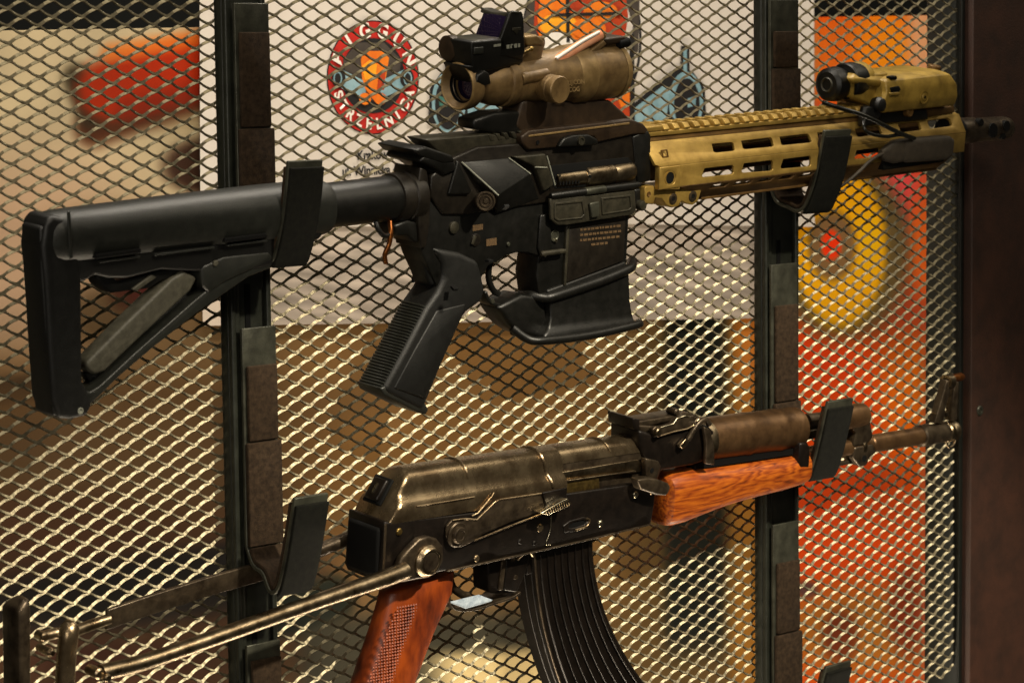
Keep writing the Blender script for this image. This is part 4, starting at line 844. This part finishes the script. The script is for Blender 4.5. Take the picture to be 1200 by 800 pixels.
plate(fr, 'clamp_arm', M['polymer_dark'], lz, [(1016, 124), (1032, 126), (1034, 136), (1024, 146), (1012, 150), (1012, 138)], -0.0185, -0.012, bevel=0.002)
pp = thing('pressure_pad', 'dark grey rubber pressure switch strapped to the side of the sand handguard', 'switch', fr.P(1075, 178, -0.022))
loft(fr, 'pad_body', M['rubber'], pp, [(1052, 166, 185, 3.2), (1055, 163.5, 189, 4.6), (1062, 161.5, 190.5, 5.2), (1100, 158.5, 188, 5.2), (1109, 159, 187, 4.6), (1114, 162, 183, 3.0)], d=-0.0215, e=3.4, n=32)
loft(fr, 'strain_relief', M['rubber'], pp, [(1032, 176, 185, 2.0), (1036, 172, 189, 3.2), (1046, 164, 192, 4.2), (1056, 162, 190, 4.6), (1060, 165, 187, 3)], d=-0.0215, e=3.0, n=28)
plate(fr, 'pad_strap', M['felt_dark'], pp, [(1034, 184), (1113, 180), (1106, 190), (1036, 200)], -0.0205, -0.0125, bevel=0.0012)
cb = thing('switch_cable', 'thin black cable running from the laser housing down to the pressure pad', 'cable', fr.P(1000, 140, -0.025))
tube(fr, 'upper_cable', M['cable'], cb, [(964, 120, -0.012), (985, 127, -0.020), (1008, 134, -0.026), (1030, 144, -0.030), (1052, 155, -0.030), (1070, 162, -0.0265)], 0.0017)
tube(fr, 'looped_cable', M['cable'], cb, [(1013, 136, -0.018), (1012, 148, -0.022), (1018, 156, -0.025), (1038, 160, -0.028), (1056, 158, -0.029), (1072, 162, -0.0265)], 0.0014)
tube(fr, 'lower_cable', M['rubber'], cb, [(1038, 179, -0.0225), (1028, 183, -0.0235), (1018, 190, -0.0240), (1008, 200, -0.024), (994, 212, -0.022), (980, 222, -0.016)], 0.0013)
# ================================================================ lower rifle
GK = Frame(600, 600, -0.043, R(8)); fr = GK; q = lambda x, y, d: fr.P(x, y, d)
ak = thing('steel_rifle', 'worn steel rifle with orange wooden handguard and curved magazine on the lower hooks', 'rifle', GK.P(620, 650, 0))
recv = plate(fr, 'receiver', M['steel_black'], ak, [(451, 611), (458, 612), (558, 600), (640, 582), (744, 567), (769, 572), (767, 592), (763, 614), (696, 630), (626, 646), (570, 658), (525, 668), (449, 684), (446, 676), (449, 640)], -0.0175, 0.0175, bevel=0.0012)
plate(fr, 'rear_plate', M['black'], recv, [(443, 620), (449, 618), (447, 678), (441, 676)], -0.0150, 0.0150, bevel=0.003)
plate(fr, 'receiver_edge', M['steel_dark'], recv, [(451, 614), (454, 614), (450, 683), (447.5, 683)], -0.0182, -0.0172, bevel=0.0004)
plate(fr, 'lower_flange', M['steel_dark'], recv, [(525, 668), (626, 646), (696, 630), (763, 613.6), (763, 615.2), (696, 631.8), (626, 647.8), (525, 670)], -0.0185, 0.0170, bevel=0.0004)
# dust cover: cross-section (mm across, mm up) lofted along the receiver
base0, base1 = q(458, 614, -0.0175), q(745, 568, -0.0175); axk = (base1-base0).normalized(); upk = fr.w.cross(axk); upk = upk if upk.z > 0 else -upk
def sec(kind):
    near = [(0.0, 0), (-0.8, 4), (-1.0, 9), (-0.4, 11.5), (1.2, 14.0), (3.6, 16.6), (4.8, 19.5), (5.0, 23.0), (5.6, 26.5), (7.6, 30.0), (10.6, 32.4), (14.0, 33.4), (17.5, 33.8)]
    full = near+[(35-d, h) for d, h in reversed(near[:-1])]
    if kind == 'top': full = [(d, h) for d, h in full if h > 21]
    return full
def cover_loft(name, m_, parent, st, kind='full', shell=None):
    bm = bmesh.new(); prev = None
    for (x, sx, sy, slope) in st:       # station px, scale across, scale up, slant mm per mm of height
        k = (x-458)/(745-458); c = q(x, 614+(568-614)*k, -0.0175)
        # foreshortened scale is already in q
        cur = []
        for d, h in sec(kind):
            dd = 17.5+(d-17.5)*sx; hh = h*sy
            cur.append(bm.verts.new(c + fr.w*(dd*0.001) + upk*(hh*0.001) + axk*(slope*hh*0.001)))
        if prev:
            for i in range(len(cur)-1): bm.faces.new((prev[i], prev[i+1], cur[i+1], cur[i]))
            if kind == 'full' or True: bm.faces.new((prev[-1], prev[0], cur[0], cur[-1]))
        else: bm.faces.new(cur)
        prev = cur
    bm.faces.new(prev[::-1]); return link(name, bm, m_, parent, ang=50)
KH = 0.93
cov = cover_loft('dust_cover', M['cover'], ak, [(456, 0.90, KH*0.94, 0.60), (457.5, 0.97, KH*0.975, 0.60), (461, 1.0, KH, 0.57), (470, 1, KH, 0.4), (484, 1, KH, 0.1), (500, 1, KH, 0), (661, 1, KH, 0), (663, 0.97, KH*0.97, 0)])
cover_loft('cover_front', M['cover'], cov, [(655, 0.99, KH, 0), (752, 0.99, KH, 0), (756, 0.95, KH*0.97, 0)], 'top')
def cover_rib(x, lo, hi, slant=0, rr=0.0011, name='stiffening_rib'):
    k = (x-458)/(745-458); c = q(x, 614+(568-614)*k, -0.0175)
    pts = [(d, h) for d, h in sec('full')[:14+6] if lo <= h*1.0 <= hi or d > 17]
    p3 = [c + fr.w*(d*0.001) + upk*(h*KH*0.001) + axk*((h-24)*slant*0.001) for d, h in pts]
    return link(name, tube_bm(catmull(p3, 3), rr, 10), M['cover'], cov)
cover_rib(551, 22, 40, -0.2); cover_rib(641, 9, 40, -0.25, 0.0014); cover_rib(719, 24, 40, -0.3, 0.0010)
p3 = [q(*t) for t in ((488, 593, -0.0186), (520, 588, -0.0188), (556, 582, -0.0188))]
link('pressed_line', tube_bm(p3, 0.0005, 8), M['cover'], cov)
# rear slope details: recoil spring button
bm = box_bm(-0.0035, 0.0035, -0.0062, 0.0062, -0.0075, 0.0075)
c = q(457, 600, -0.0175)+fr.w*0.0165+upk*0.010+axk*0.0038
btn = link('guide_button', bm, M['steel_black'], ak, 0.0012); 
nrm = (axk*-1+upk*0.62).normalized(); tz = (upk+axk*0.62).normalized(); ty = nrm.cross(tz)
btn.data.transform(Matrix.Translation(parent_world(ak)))
btn.matrix_local = Matrix(((nrm.x, ty.x, tz.x, 0), (nrm.y, ty.y, tz.y, 0), (nrm.z, ty.z, tz.z, 0), (0, 0, 0, 1))); btn.location = c-parent_world(ak)
bm = box_bm(0.0032, 0.0042, -0.0007, 0.0007, -0.0035, 0.0035); b2 = link('button_highlight', bm, M['bright'], None); b2.parent = btn  # bright strip standing in for the button's highlight
bm = box_bm(-0.001, 0.0012, -0.0085, 0.0085, -0.0095, 0.0095); b3 = link('button_recess', bm, M['black'], None, 0.001); b3.parent = btn
# bolt carrier in the open slot
bc = plate(fr, 'bolt_carrier', M['steel_dark'], ak, [(655, 541), (752, 527), (757, 548), (762, 566), (744, 570), (655, 584)], -0.0120, 0.0090, bevel=0.0016)
plate(fr, 'carrier_face', M['steel'], bc, [(658, 553), (748, 538), (757, 548), (750, 553), (700, 557), (660, 564)], -0.0138, -0.0118, bevel=0.0006)
plate(fr, 'carrier_rail', M['steel'], bc, [(660, 563), (746, 551), (746, 554), (702, 558.5), (700, 560.5), (660, 566.5)], -0.0158, -0.0130, bevel=0.0006)
plate(fr, 'carrier_block', M['brass'], bc, [(662, 566), (702, 560), (703, 572), (664, 579)], -0.0150, -0.0130, bevel=0.0004)
ch = plate(fr, 'charging_handle', M['steel_dark'], ak, [(748, 562), (758, 560), (770, 561), (784, 566), (787, 571), (782, 581), (770, 580), (752, 574)], -0.0270, -0.0180, bevel=0.0018, seg=3)
plate(fr, 'slot_shadow', M['black'], recv, [(655, 538), (750, 525), (752, 532), (655, 547)], -0.0105, 0.008, bevel=0)
# selector lever
lev = plate(fr, 'selector_lever', M['steel_dark'], ak, [(523, 627), (524, 616), (530, 609), (543, 607), (559, 608), (579, 588), (585, 585), (637, 577), (664, 571), (665, 588), (636, 600), (600, 611), (566, 626), (552, 636), (540, 641), (529, 638)], -0.0200, -0.0180, bevel=0.0006)
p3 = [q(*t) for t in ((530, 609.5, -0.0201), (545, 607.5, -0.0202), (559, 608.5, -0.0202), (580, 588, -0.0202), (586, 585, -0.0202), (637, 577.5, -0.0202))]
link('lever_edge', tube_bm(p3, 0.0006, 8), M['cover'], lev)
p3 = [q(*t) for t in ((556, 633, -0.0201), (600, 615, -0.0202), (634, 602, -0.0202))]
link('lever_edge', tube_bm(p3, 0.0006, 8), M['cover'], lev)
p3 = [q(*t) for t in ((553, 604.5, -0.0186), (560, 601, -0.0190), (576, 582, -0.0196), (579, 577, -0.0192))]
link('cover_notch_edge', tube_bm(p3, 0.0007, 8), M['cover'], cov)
knob(fr, 'lever_boss', M['steel_dark'], lev, 535, 625.5, -0.0198, [(0, 15.5), (1.2, 15.5), (1.8, 14), (1.8, 10.5), (3.4, 10.2), (4.2, 9.2), (4.2, 6), (3.8, 5.6)], 36)
plate(fr, 'lever_bracket', M['steel_black'], lev, [(636, 577), (665, 571), (664, 590), (640, 592)], -0.0215, -0.0198, bevel=0.0006)
tab = plate(fr, 'lever_tab', M['bright'], lev, [(634, 601), (660, 586), (665, 584), (670, 589), (668, 593), (642, 603.5)], -0.0290, -0.0200, bevel=0.0006)
bm = bmesh.new()
for k in range(11): tube_bm([q(640+k*2.6, 598.5-k*1.25, -0.0292), q(641.5+k*2.6, 602.8-k*1.1, -0.0292)], 0.0003, 5, bm)
link('tab_serration', bm, M['steel'], tab)
tube(fr, 'detent_wire', M['bright'], recv, [(646, 603, -0.0186), (645, 620, -0.0186), (640, 637, -0.0186), (645, 638, -0.0186)], 0.00045)
for x, y, r, m in ((467.5, 622.5, 4.6, 'brass'), (558, 654, 4.4, 'cover'), (632.5, 618, 5.2, 'cover'), (703.5, 613, 4.2, 'bright'), (744.5, 579, 4.2, 'bright'), (763, 576, 3.4, 'cover'), (609, 634, 3.4, 'steel_black'), (626, 636, 3.2, 'steel_black')):
    knob(fr, 'rivet', M[m], recv, x, y, -0.0175, [(-0.5, r), (0.5, r), (1.1, r*0.8), (1.4, r*0.4)], 20)
# magazine dimple
dm = plate(fr, 'pressed_dimple', M['steel_black'], recv, [(662, 624), (660, 616), (668, 610), (684, 605.5), (691, 607), (692, 613), (687, 618), (672, 623)], -0.0184, -0.0170, [[(667, 619), (667, 615), (672, 612), (684, 609), (687, 611), (686, 614), (674, 618)]], bevel=0.0007)
link('dimple_floor', extr([[q(666, 620, -0.0177), q(666, 614, -0.0177), q(686, 608, -0.0177), q(688, 613, -0.0177)]], fr.w*0.0004), M['black'], dm)
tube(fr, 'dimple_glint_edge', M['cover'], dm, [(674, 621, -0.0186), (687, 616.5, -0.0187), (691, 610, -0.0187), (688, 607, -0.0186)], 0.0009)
# stock pivot casting and struts
arm = plate(fr, 'stock_hinge', M['steel_dark'], ak, [(462, 684), (466, 668), (471, 654), (480, 643), (492, 631), (503, 628), (513, 631), (520, 640), (521, 656), (514, 670), (504, 677), (490, 679), (476, 682)], -0.0240, -0.0180, bevel=0.0022, seg=4)
pv = knob(fr, 'hinge_button', M['steel'], arm, 500.5, 656.5, -0.0240, [(-1, 20), (1.4, 19.6), (2.4, 18.2), (3.6, 16.8), (4.2, 15.2), (4.2, 13.0), (3.4, 12.4), (3.4, 0.3)], 44, cap=(True, True))
knob(fr, 'hinge_plug', M['steel_dark'], pv, 500.5, 656.5, -0.0240, [(3.3, 12), (3.9, 11.8), (4.1, 10.5)], 36)
NR = [(474, 668, -0.0235), (452, 677, -0.0250), (400, 694.5, -0.0265), (330, 719, -0.0275), (240, 751, -0.0285), (170, 775, -0.029), (118, 788, -0.029)]
p3 = catmull([q(*t) for t in NR], 6); rr = [0.0060-0.0010*min(1, i/14) for i in range(len(p3))]
strut = link('stock_strut', tube_bm(p3, rr, 20), M['steel'], ak)
knob(fr, 'strut_pin', M['steel'], strut, 114, 788, -0.0300, [(-9, 5), (-8, 6.6), (2, 7), (3, 5)], 20)
knob(fr, 'strut_pin', M['steel'], strut, 124, 793, -0.0330, [(-9, 4), (-8, 5), (2, 5), (3, 3.6)], 20)
# far strut: flat bar then rod to the receiver
b3 = [(124, 725.5, 0.020), (160, 713, 0.020), (240, 687.5, 0.020), (330, 662, 0.020)]
fs = link('far_strut', ribbon_bm([q(*t) for t in b3], upk*0.0064, 0.0032), M['steel_dark'], ak, 0.0008)
tube(fr, 'strut_rod', M['steel_dark'], fs, [(322, 667, 0.020), (370, 646, 0.021), (420, 626, 0.021), (445, 617, 0.021)], 0.0046)
tube(fr, 'strut_neck', M['steel'], fs, [(128, 725, 0.020), (104, 733, 0.020), (84, 740, 0.018), (64, 742, 0.020), (48, 746, 0.020)], 0.0034)
knob(fr, 'strut_end', M['steel'], fs, 50, 745, 0.018, [(-6, 4), (-5, 5.6), (2, 5.6), (3, 4)], 18)

p3 = [q(82, 735, -0.004), q(80, 745, -0.006), q(77, 780, -0.006), q(75, 830, -0.006), q(74, 880, -0.006)]
bp1 = link('butt_swivel', tube_bm(catmull(p3, 4), 0.0058, 18), M['cover'], ak)
knob(fr, 'swivel_cap', M['steel'], bp1, 82, 733, -0.004, [(-4, 4), (-3, 7), (3, 7), (5, 4)], 20)
quads(fr, 'buttplate', M['steel_dark'], ak, [((24, 900), (38, 900), -0.006, 0.012), ((23, 760), (37, 760), -0.006, 0.012), ((22, 716), (37, 712), -0.006, 0.012), ((28, 702), (35, 700), -0.003, 0.006)], bevel=0.003, seg=3)
knob(fr, 'butt_pin', M['cover'], ak, 55, 762, 0.006, [(-8, 5), (4, 5.6), (6, 3)], 18)
# pistol grip of wood
gm = bmesh.new(); prev = None
for (xl, xr, y, yr, hd) in ((452, 528, 690, 664, 11), (449, 527, 694, 672, 12), (447, 524, 704, 692, 12.6), (444, 513, 716, 716, 12.6), (437, 502, 742, 738, 13.4), (428, 492, 770, 762, 14.2), (418, 480, 802, 792, 14.6), (408, 470, 836, 826, 14.6), (400, 462, 862, 852, 13)):
    a = q(xl, y, 0); b = q(xr, yr, 0); c = (a+b)/2; u = (b-a)/2
    cur = []
    for i in range(28):
        t = 2*math.pi*i/28; ct, s = math.cos(t), math.sin(t); e = 2.6
        cur.append(gm.verts.new(c + u*math.copysign(abs(ct)**(2/e), ct) + fr.w*(hd*0.001*math.copysign(abs(s)**(2/e), s))))
    if prev: bridge(gm, prev, cur)
    else: gm.faces.new(cur)
    prev = cur
gm.faces.new(prev[::-1]); wg = link('wooden_grip', gm, M['wood_grip'], ak, ang=60)
# chequering: small raised points on the near side of the grip
ck = bmesh.new()
for r_ in range(30):
    for k in range(16):
        x = 466-0.40*(r_*3.9)+k*3.2+(r_ % 2)*1.7; y = 712+r_*3.9-k*0.55
        lim = 494-(y-712)*0.33-3
        if x > lim+4 or y > 812: continue
        c = q(x, y, -0.0127-0.0019*max(0, min(1, (y-712)/80))); 
        edge_d = max(0, (x-(lim-10))/16); c = c+fr.w*(0.0028*edge_d**2)
        t_ = 0.00105
        v = [ck.verts.new(c+Vector((t_, 0, 0))), ck.verts.new(c+Vector((0, 0, t_*1.1))), ck.verts.new(c-Vector((t_, 0, 0))), ck.verts.new(c-Vector((0, 0, t_*1.1)))]; w0 = ck.verts.new(c-fr.w*0.0008)
        for i in range(4): ck.faces.new((v[i], v[(i+1) % 4], w0))
cko = link('chequering', ck, M['wood_grip'], wg); cko['kind'] = 'stuff'
# trigger, guard with pale reflection, catch
tube(fr, 'trigger', M['steel_dark'], ak, [(528, 664, 0), (527, 676, 0), (531, 688, 0), (541, 696, 0), (548, 697, 0)], 0.0026)
p3 = [q(*t) for t in ((516, 690, 0), (518, 702, 0), (526, 710, 0), (545, 710, 0), (572, 702, 0), (590, 696, 0), (600, 690, 0))]
tgd = link('trigger_guard', ribbon_bm(catmull(p3, 4), fr.w*0.0090, 0.0018), M['steel_dark'], ak, 0.0005)
plate(fr, 'magazine_catch', M['steel_black'], ak, [(572, 656), (600, 650), (612, 650), (610, 680), (604, 694), (586, 697), (573, 694)], -0.0080, 0.0080, bevel=0.0016)
plate(fr, 'catch_lever', M['steel_dark'], ak, [(589, 656), (594, 655), (590, 691), (585, 692)], -0.0100, -0.0075, bevel=0.0008)
plate(fr, 'catch_plate', M['steel_black'], ak, [(594, 654), (622, 648), (616, 672), (606, 694), (592, 692)], -0.0100, 0.0100, bevel=0.0012)
knob(fr, 'catch_rivet', M['steel_dark'], ak, 604, 676, -0.0100, [(0, 3), (0.8, 2.6)], 14)
tube(fr, 'catch_pin', M['steel'], ak, [(606, 655, -0.0120), (613, 648, -0.0150), (620, 645, -0.0160), (624, 650, -0.0150)], 0.0013)
pt = thing('guard_reflection', 'small pale blue tag made as plates on the trigger guard of the lower rifle', 'reflection', q(555, 706, -0.009))  # sky-coloured reflection of the guard, built as pale plates
plate(fr, 'reflection_face', M['reflection'], pt, [(528, 706), (561, 698), (577, 704), (546, 713)], -0.0102, -0.0094, bevel=0.0003)
link('reflection_top', extr([[q(528, 705, -0.0104), q(545, 711, -0.0104), q(577, 703, -0.0104), q(561, 697, -0.0104)]], Vector((0, 0, 0.0004))), M['reflection'], pt)
# curved magazine with pressed ribs
def mag_edge(t):      # left and right edge of the near face, t = 0..1 down
    L_ = catmull([Vector(p) for p in ((626, 640, 0), (628, 670, 0), (632, 705, 0), (640, 745, 0), (655, 795, 0), (676, 845, 0), (704, 900, 0))], 10)
    R_ = catmull([Vector(p) for p in ((696, 622, 0), (696, 650, 0), (701, 684, 0), (712, 722, 0), (732, 764, 0), (760, 806, 0), (797, 850, 0))], 10)
    i = t*(len(L_)-1); j = min(int(i), len(L_)-2); f = i-j
    return L_[j].lerp(L_[j+1], f), R_[j].lerp(R_[j+1], f)
bm = bmesh.new(); prev = None; N_ = 30
for k in range(N_+1):
    a, b = mag_edge(k/N_); A, B = q(a.x, a.y, -0.0112), q(b.x, b.y, -0.0112); u = (B-A)
    ring_ = [A+u*0.03+fr.w*0.0, B-u*0.03, B+fr.w*0.0010, B+fr.w*0.0214, B-u*0.03+fr.w*0.0224, A+u*0.03+fr.w*0.0224, A+fr.w*0.0214, A+fr.w*0.0010]
    cur = [bm.verts.new(p) for p in ring_]
    if prev: bridge(bm, prev, cur)
    else: bm.faces.new(cur)
    prev = cur
bm.faces.new(prev[::-1]); mag = link('magazine', bm, M['steel_black'], ak, ang=20)
for f in (0.10, 0.22, 0.34, 0.455, 0.57, 0.69, 0.81, 0.92):
    p3 = []
    for k in range(2, N_+1):
        a, b = mag_edge(k/N_); p = a.lerp(b, f); p3.append(q(p.x, p.y, -0.0114))
    link('magazine_rib', tube_bm(p3, [0.0006+0.0007*min(1, i/3) for i in range(len(p3))], 8), M['steel_black'], mag)
p3 = []
for k in range(0, N_+1):
    a, b = mag_edge(k/N_); p3.append(q(a.x, a.y, -0.0108))
link('spine_edge', tube_bm(p3, 0.0009, 8), M['steel_dark'], mag)
for dd in (0.0045, 0.0115):
    p3 = []
    for k in range(1, N_+1):
        a, b = mag_edge(k/N_); p3.append(q(a.x, a.y, -0.0112)+fr.w*dd)
    link('spine_rib', tube_bm(p3, 0.0008, 8), M['steel_black'], mag)
plate(fr, 'magazine_lug', M['steel_black'], mag, [(620, 640), (632, 640), (632, 668), (618, 674)], -0.0080, 0.0080, bevel=0.001)

# rear sight block and leaf
rs = plate(fr, 'rear_sight_block', M['steel_black'], ak, [(750, 504), (770, 510), (800, 505), (830, 498), (842, 510), (840, 536), (812, 545), (776, 551), (768, 571), (756, 566), (757, 540), (750, 522)], -0.0145, 0.0145, bevel=0.0022, seg=3)
plate(fr, 'sight_base', M['steel_dark'], rs, [(748, 498), (776, 500), (815, 485), (822, 490), (812, 503), (770, 512), (752, 508)], -0.0095, 0.0095, bevel=0.0014)
plate(fr, 'sight_leaf', M['steel_dark'], rs, [(746, 494), (790, 487), (806, 483), (812, 486), (800, 491), (748, 501)], -0.0075, 0.0085, bevel=0.0008)
plate(fr, 'sight_notch_bar', M['steel_black'], rs, [(742, 490), (750, 491), (750, 506), (743, 503)], -0.0125, 0.0125, bevel=0.0009)
sl = plate(fr, 'leaf_slider', M['steel_dark'], rs, [(766, 512), (765, 503), (769, 499), (774, 501), (789, 496), (793, 490), (803, 486.5), (808, 488), (808, 494), (815, 494), (818, 489), (822, 491), (815, 501), (802, 505), (780, 508), (772, 512)], -0.0165, -0.0125, bevel=0.0008)
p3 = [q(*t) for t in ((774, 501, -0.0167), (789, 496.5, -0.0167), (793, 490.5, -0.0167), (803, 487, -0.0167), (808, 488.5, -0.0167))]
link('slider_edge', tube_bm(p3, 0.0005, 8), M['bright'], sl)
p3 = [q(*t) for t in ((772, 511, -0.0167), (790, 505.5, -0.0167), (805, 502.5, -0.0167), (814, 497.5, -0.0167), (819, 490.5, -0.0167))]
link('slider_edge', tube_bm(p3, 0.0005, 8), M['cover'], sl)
knob(fr, 'slider_button', M['steel'], sl, 769, 506, -0.0160, [(0, 5.4), (2.4, 5.4), (3.0, 4)], 22)
knob(fr, 'leaf_hinge', M['steel_dark'], rs, 788, 481.5, -0.004, [(-4, 4), (4, 4.4), (5, 3)], 18)
tube(fr, 'gas_tube_lever', M['steel_dark'], rs, [(806, 515, -0.0168), (813, 503, -0.0172), (820, 494, -0.0172), (827, 491.5, -0.0170), (831, 497, -0.0165)], 0.0021)
plate(fr, 'lever_head', M['steel'], rs, [(797, 522), (804, 514), (808, 517), (806, 522), (800, 526)], -0.0190, -0.0150, bevel=0.0006)
plate(fr, 'trunnion_lug', M['steel_dark'], rs, [(757, 537), (772, 540), (775, 546), (771, 560), (758, 566)], -0.0185, -0.013, bevel=0.0010)
knob(fr, 'lug_hole', M['black'], rs, 764, 551, -0.0186, [(-0.5, 3), (0.2, 3)], 14)
# upper handguard (ribbed steel shroud) and gas tube
GL = ((838, 513), (945, 499.5))
band_ = lathe(fr, 'shroud_band', M['steel'], ak, GL, [(812, 24), (814, 26.6), (817, 27.4), (822, 27.2), (824, 25.2)], n=44)
plate(fr, 'band_leg', M['steel_dark'], band_, [(826, 500), (833, 503), (838, 524), (838, 545), (828, 544), (829, 520)], -0.0195, -0.0150, bevel=0.0014, seg=3)
up_ = lathe(fr, 'upper_handguard', M['shroud'], ak, GL, [(823, 25.4), (826, 26), (863, 25.7), (866, 26.3), (870, 26.3), (873, 25.5), (900, 25.2), (903, 25.8), (907, 25.8), (910, 25), (924, 24.6), (926, 25.4), (930, 24.8), (931, 22)], n=48)
lathe(fr, 'gas_tube', M['steel_dark'], ak, ((940, 494), (1020, 484)), [(944, 9), (998, 8.4)], n=28)
plate(fr, 'tube_bracket', M['steel_dark'], ak, [(946, 505), (966, 501), (966, 512), (946, 516)], -0.0060, 0.006, bevel=0.0012)
# wooden lower handguard
wb = loft(fr, 'wooden_handguard', M['wood'], ak, [(769, 556, 611, 13, 3.6), (771, 553, 614, 16, 3.6), (776, 549.5, 614.5, 17.2, 3.2), (790, 547, 611, 17.6, 3.0), (810, 543.5, 603, 18, 2.8), (830, 541, 595, 18.4, 2.6), (855, 538, 586.5, 18.4, 2.6), (880, 534.5, 579.5, 18.2, 2.6), (905, 531, 573.5, 17.6, 2.6), (925, 527.5, 567, 16.8, 2.8), (938, 525, 560, 16.2, 3.0), (941, 527, 556, 14.8, 3.0)], e=2.8, n=44)
plate(fr, 'handguard_gap', M['black'], ak, [(815, 528), (945, 508), (945, 530), (815, 550)], -0.0100, 0.0100, bevel=0)
plate(fr, 'handguard_cap', M['steel_black'], ak, [(938, 519), (947, 518), (950, 524), (949, 548), (944, 560), (936, 563)], -0.0165, 0.0165, bevel=0.0018)
BL = ((950, 531), (1120, 504))
lathe(fr, 'barrel', M['shroud'], ak, BL, [(942, 9), (1018, 9.6), (1019, 10.8), (1080, 10.6), (1115, 10.4)], n=32)
lathe(fr, 'cleaning_rod', M['steel_dark'], ak, ((950, 549), (1010, 538)), [(944, 3), (1012, 3)], n=14)
gb = lathe(fr, 'gas_block', M['shroud'], ak, ((990, 489), (1022, 484)), [(976, 12), (979, 14.6), (1001, 15), (1010, 14), (1012, 11)], n=32)
plate(fr, 'gas_block_web', M['steel_dark'], gb, [(996, 494), (1020, 490), (1024, 512), (1016, 522), (1000, 524), (1004, 508)], -0.0065, 0.0065, bevel=0.0018)
plate(fr, 'block_lug', M['steel_dark'], gb, [(1002, 524), (1024, 520), (1028, 530), (1020, 536), (1016, 546), (1008, 547), (1001, 538)], -0.0070, 0.0070, bevel=0.0018)
knob(fr, 'lug_hole', M['black'], gb, 1013, 537, -0.0072, [(-0.6, 4), (0.2, 4)], 16)
lathe(fr, 'block_ring', M['steel'], gb, BL, [(1004, 11.2), (1005, 12), (1007, 12), (1008, 11.2)], n=30)
# front sight
fs_ = lathe(fr, 'front_sight_ring', M['steel_dark'], ak, BL, [(1077, 11), (1078, 13), (1087, 13.4), (1089, 12.0), (1108, 11.4)], n=30)
plate(fr, 'front_sight_post', M['steel_dark'], fs_, [(1096, 496), (1101, 478), (1107, 458), (1110, 446), (1115, 445), (1115, 456), (1109, 476), (1105, 497)], -0.0035, 0.0035, bevel=0.0010)
plate(fr, 'front_sight_post', M['steel_dark'], fs_, [(1115, 494), (1117, 470), (1120, 448), (1124, 447), (1123, 470), (1122, 492)], -0.0035, 0.0035, bevel=0.0010)
plate(fr, 'post_bridge', M['steel'], fs_, [(1098, 484), (1112, 482), (1113, 488), (1099, 491)], -0.0030, 0.0030, bevel=0.0008)
rg = revolve(q(1111, 447, 0), axk, [(-0.0035, 0.0035), (-0.0035, 0.0058), (0.0035, 0.0058), (0.0035, 0.0035), (-0.0035, 0.0035)], 26, cap=(False, False))
link('sight_hood', rg, M['steel'], fs_)
lathe(fr, 'hood_pin', M['copper'], fs_, ((1110, 444), (1128, 441)), [(1116, 4.6), (1126, 5), (1128, 3.6)], n=18)
lathe(fr, 'muzzle_nut', M['steel'], ak, BL, [(1106, 11), (1107.5, 12.6), (1111, 12.6), (1112, 11.4), (1113.5, 12.4), (1117, 12.2), (1119, 9), (1117, 6)], n=30)
tube(fr, 'detent_loop', M['steel'], ak, [(1108, 516, -0.004), (1112, 524, -0.006), (1118, 520, -0.006), (1120, 512, -0.004)], 0.0010)
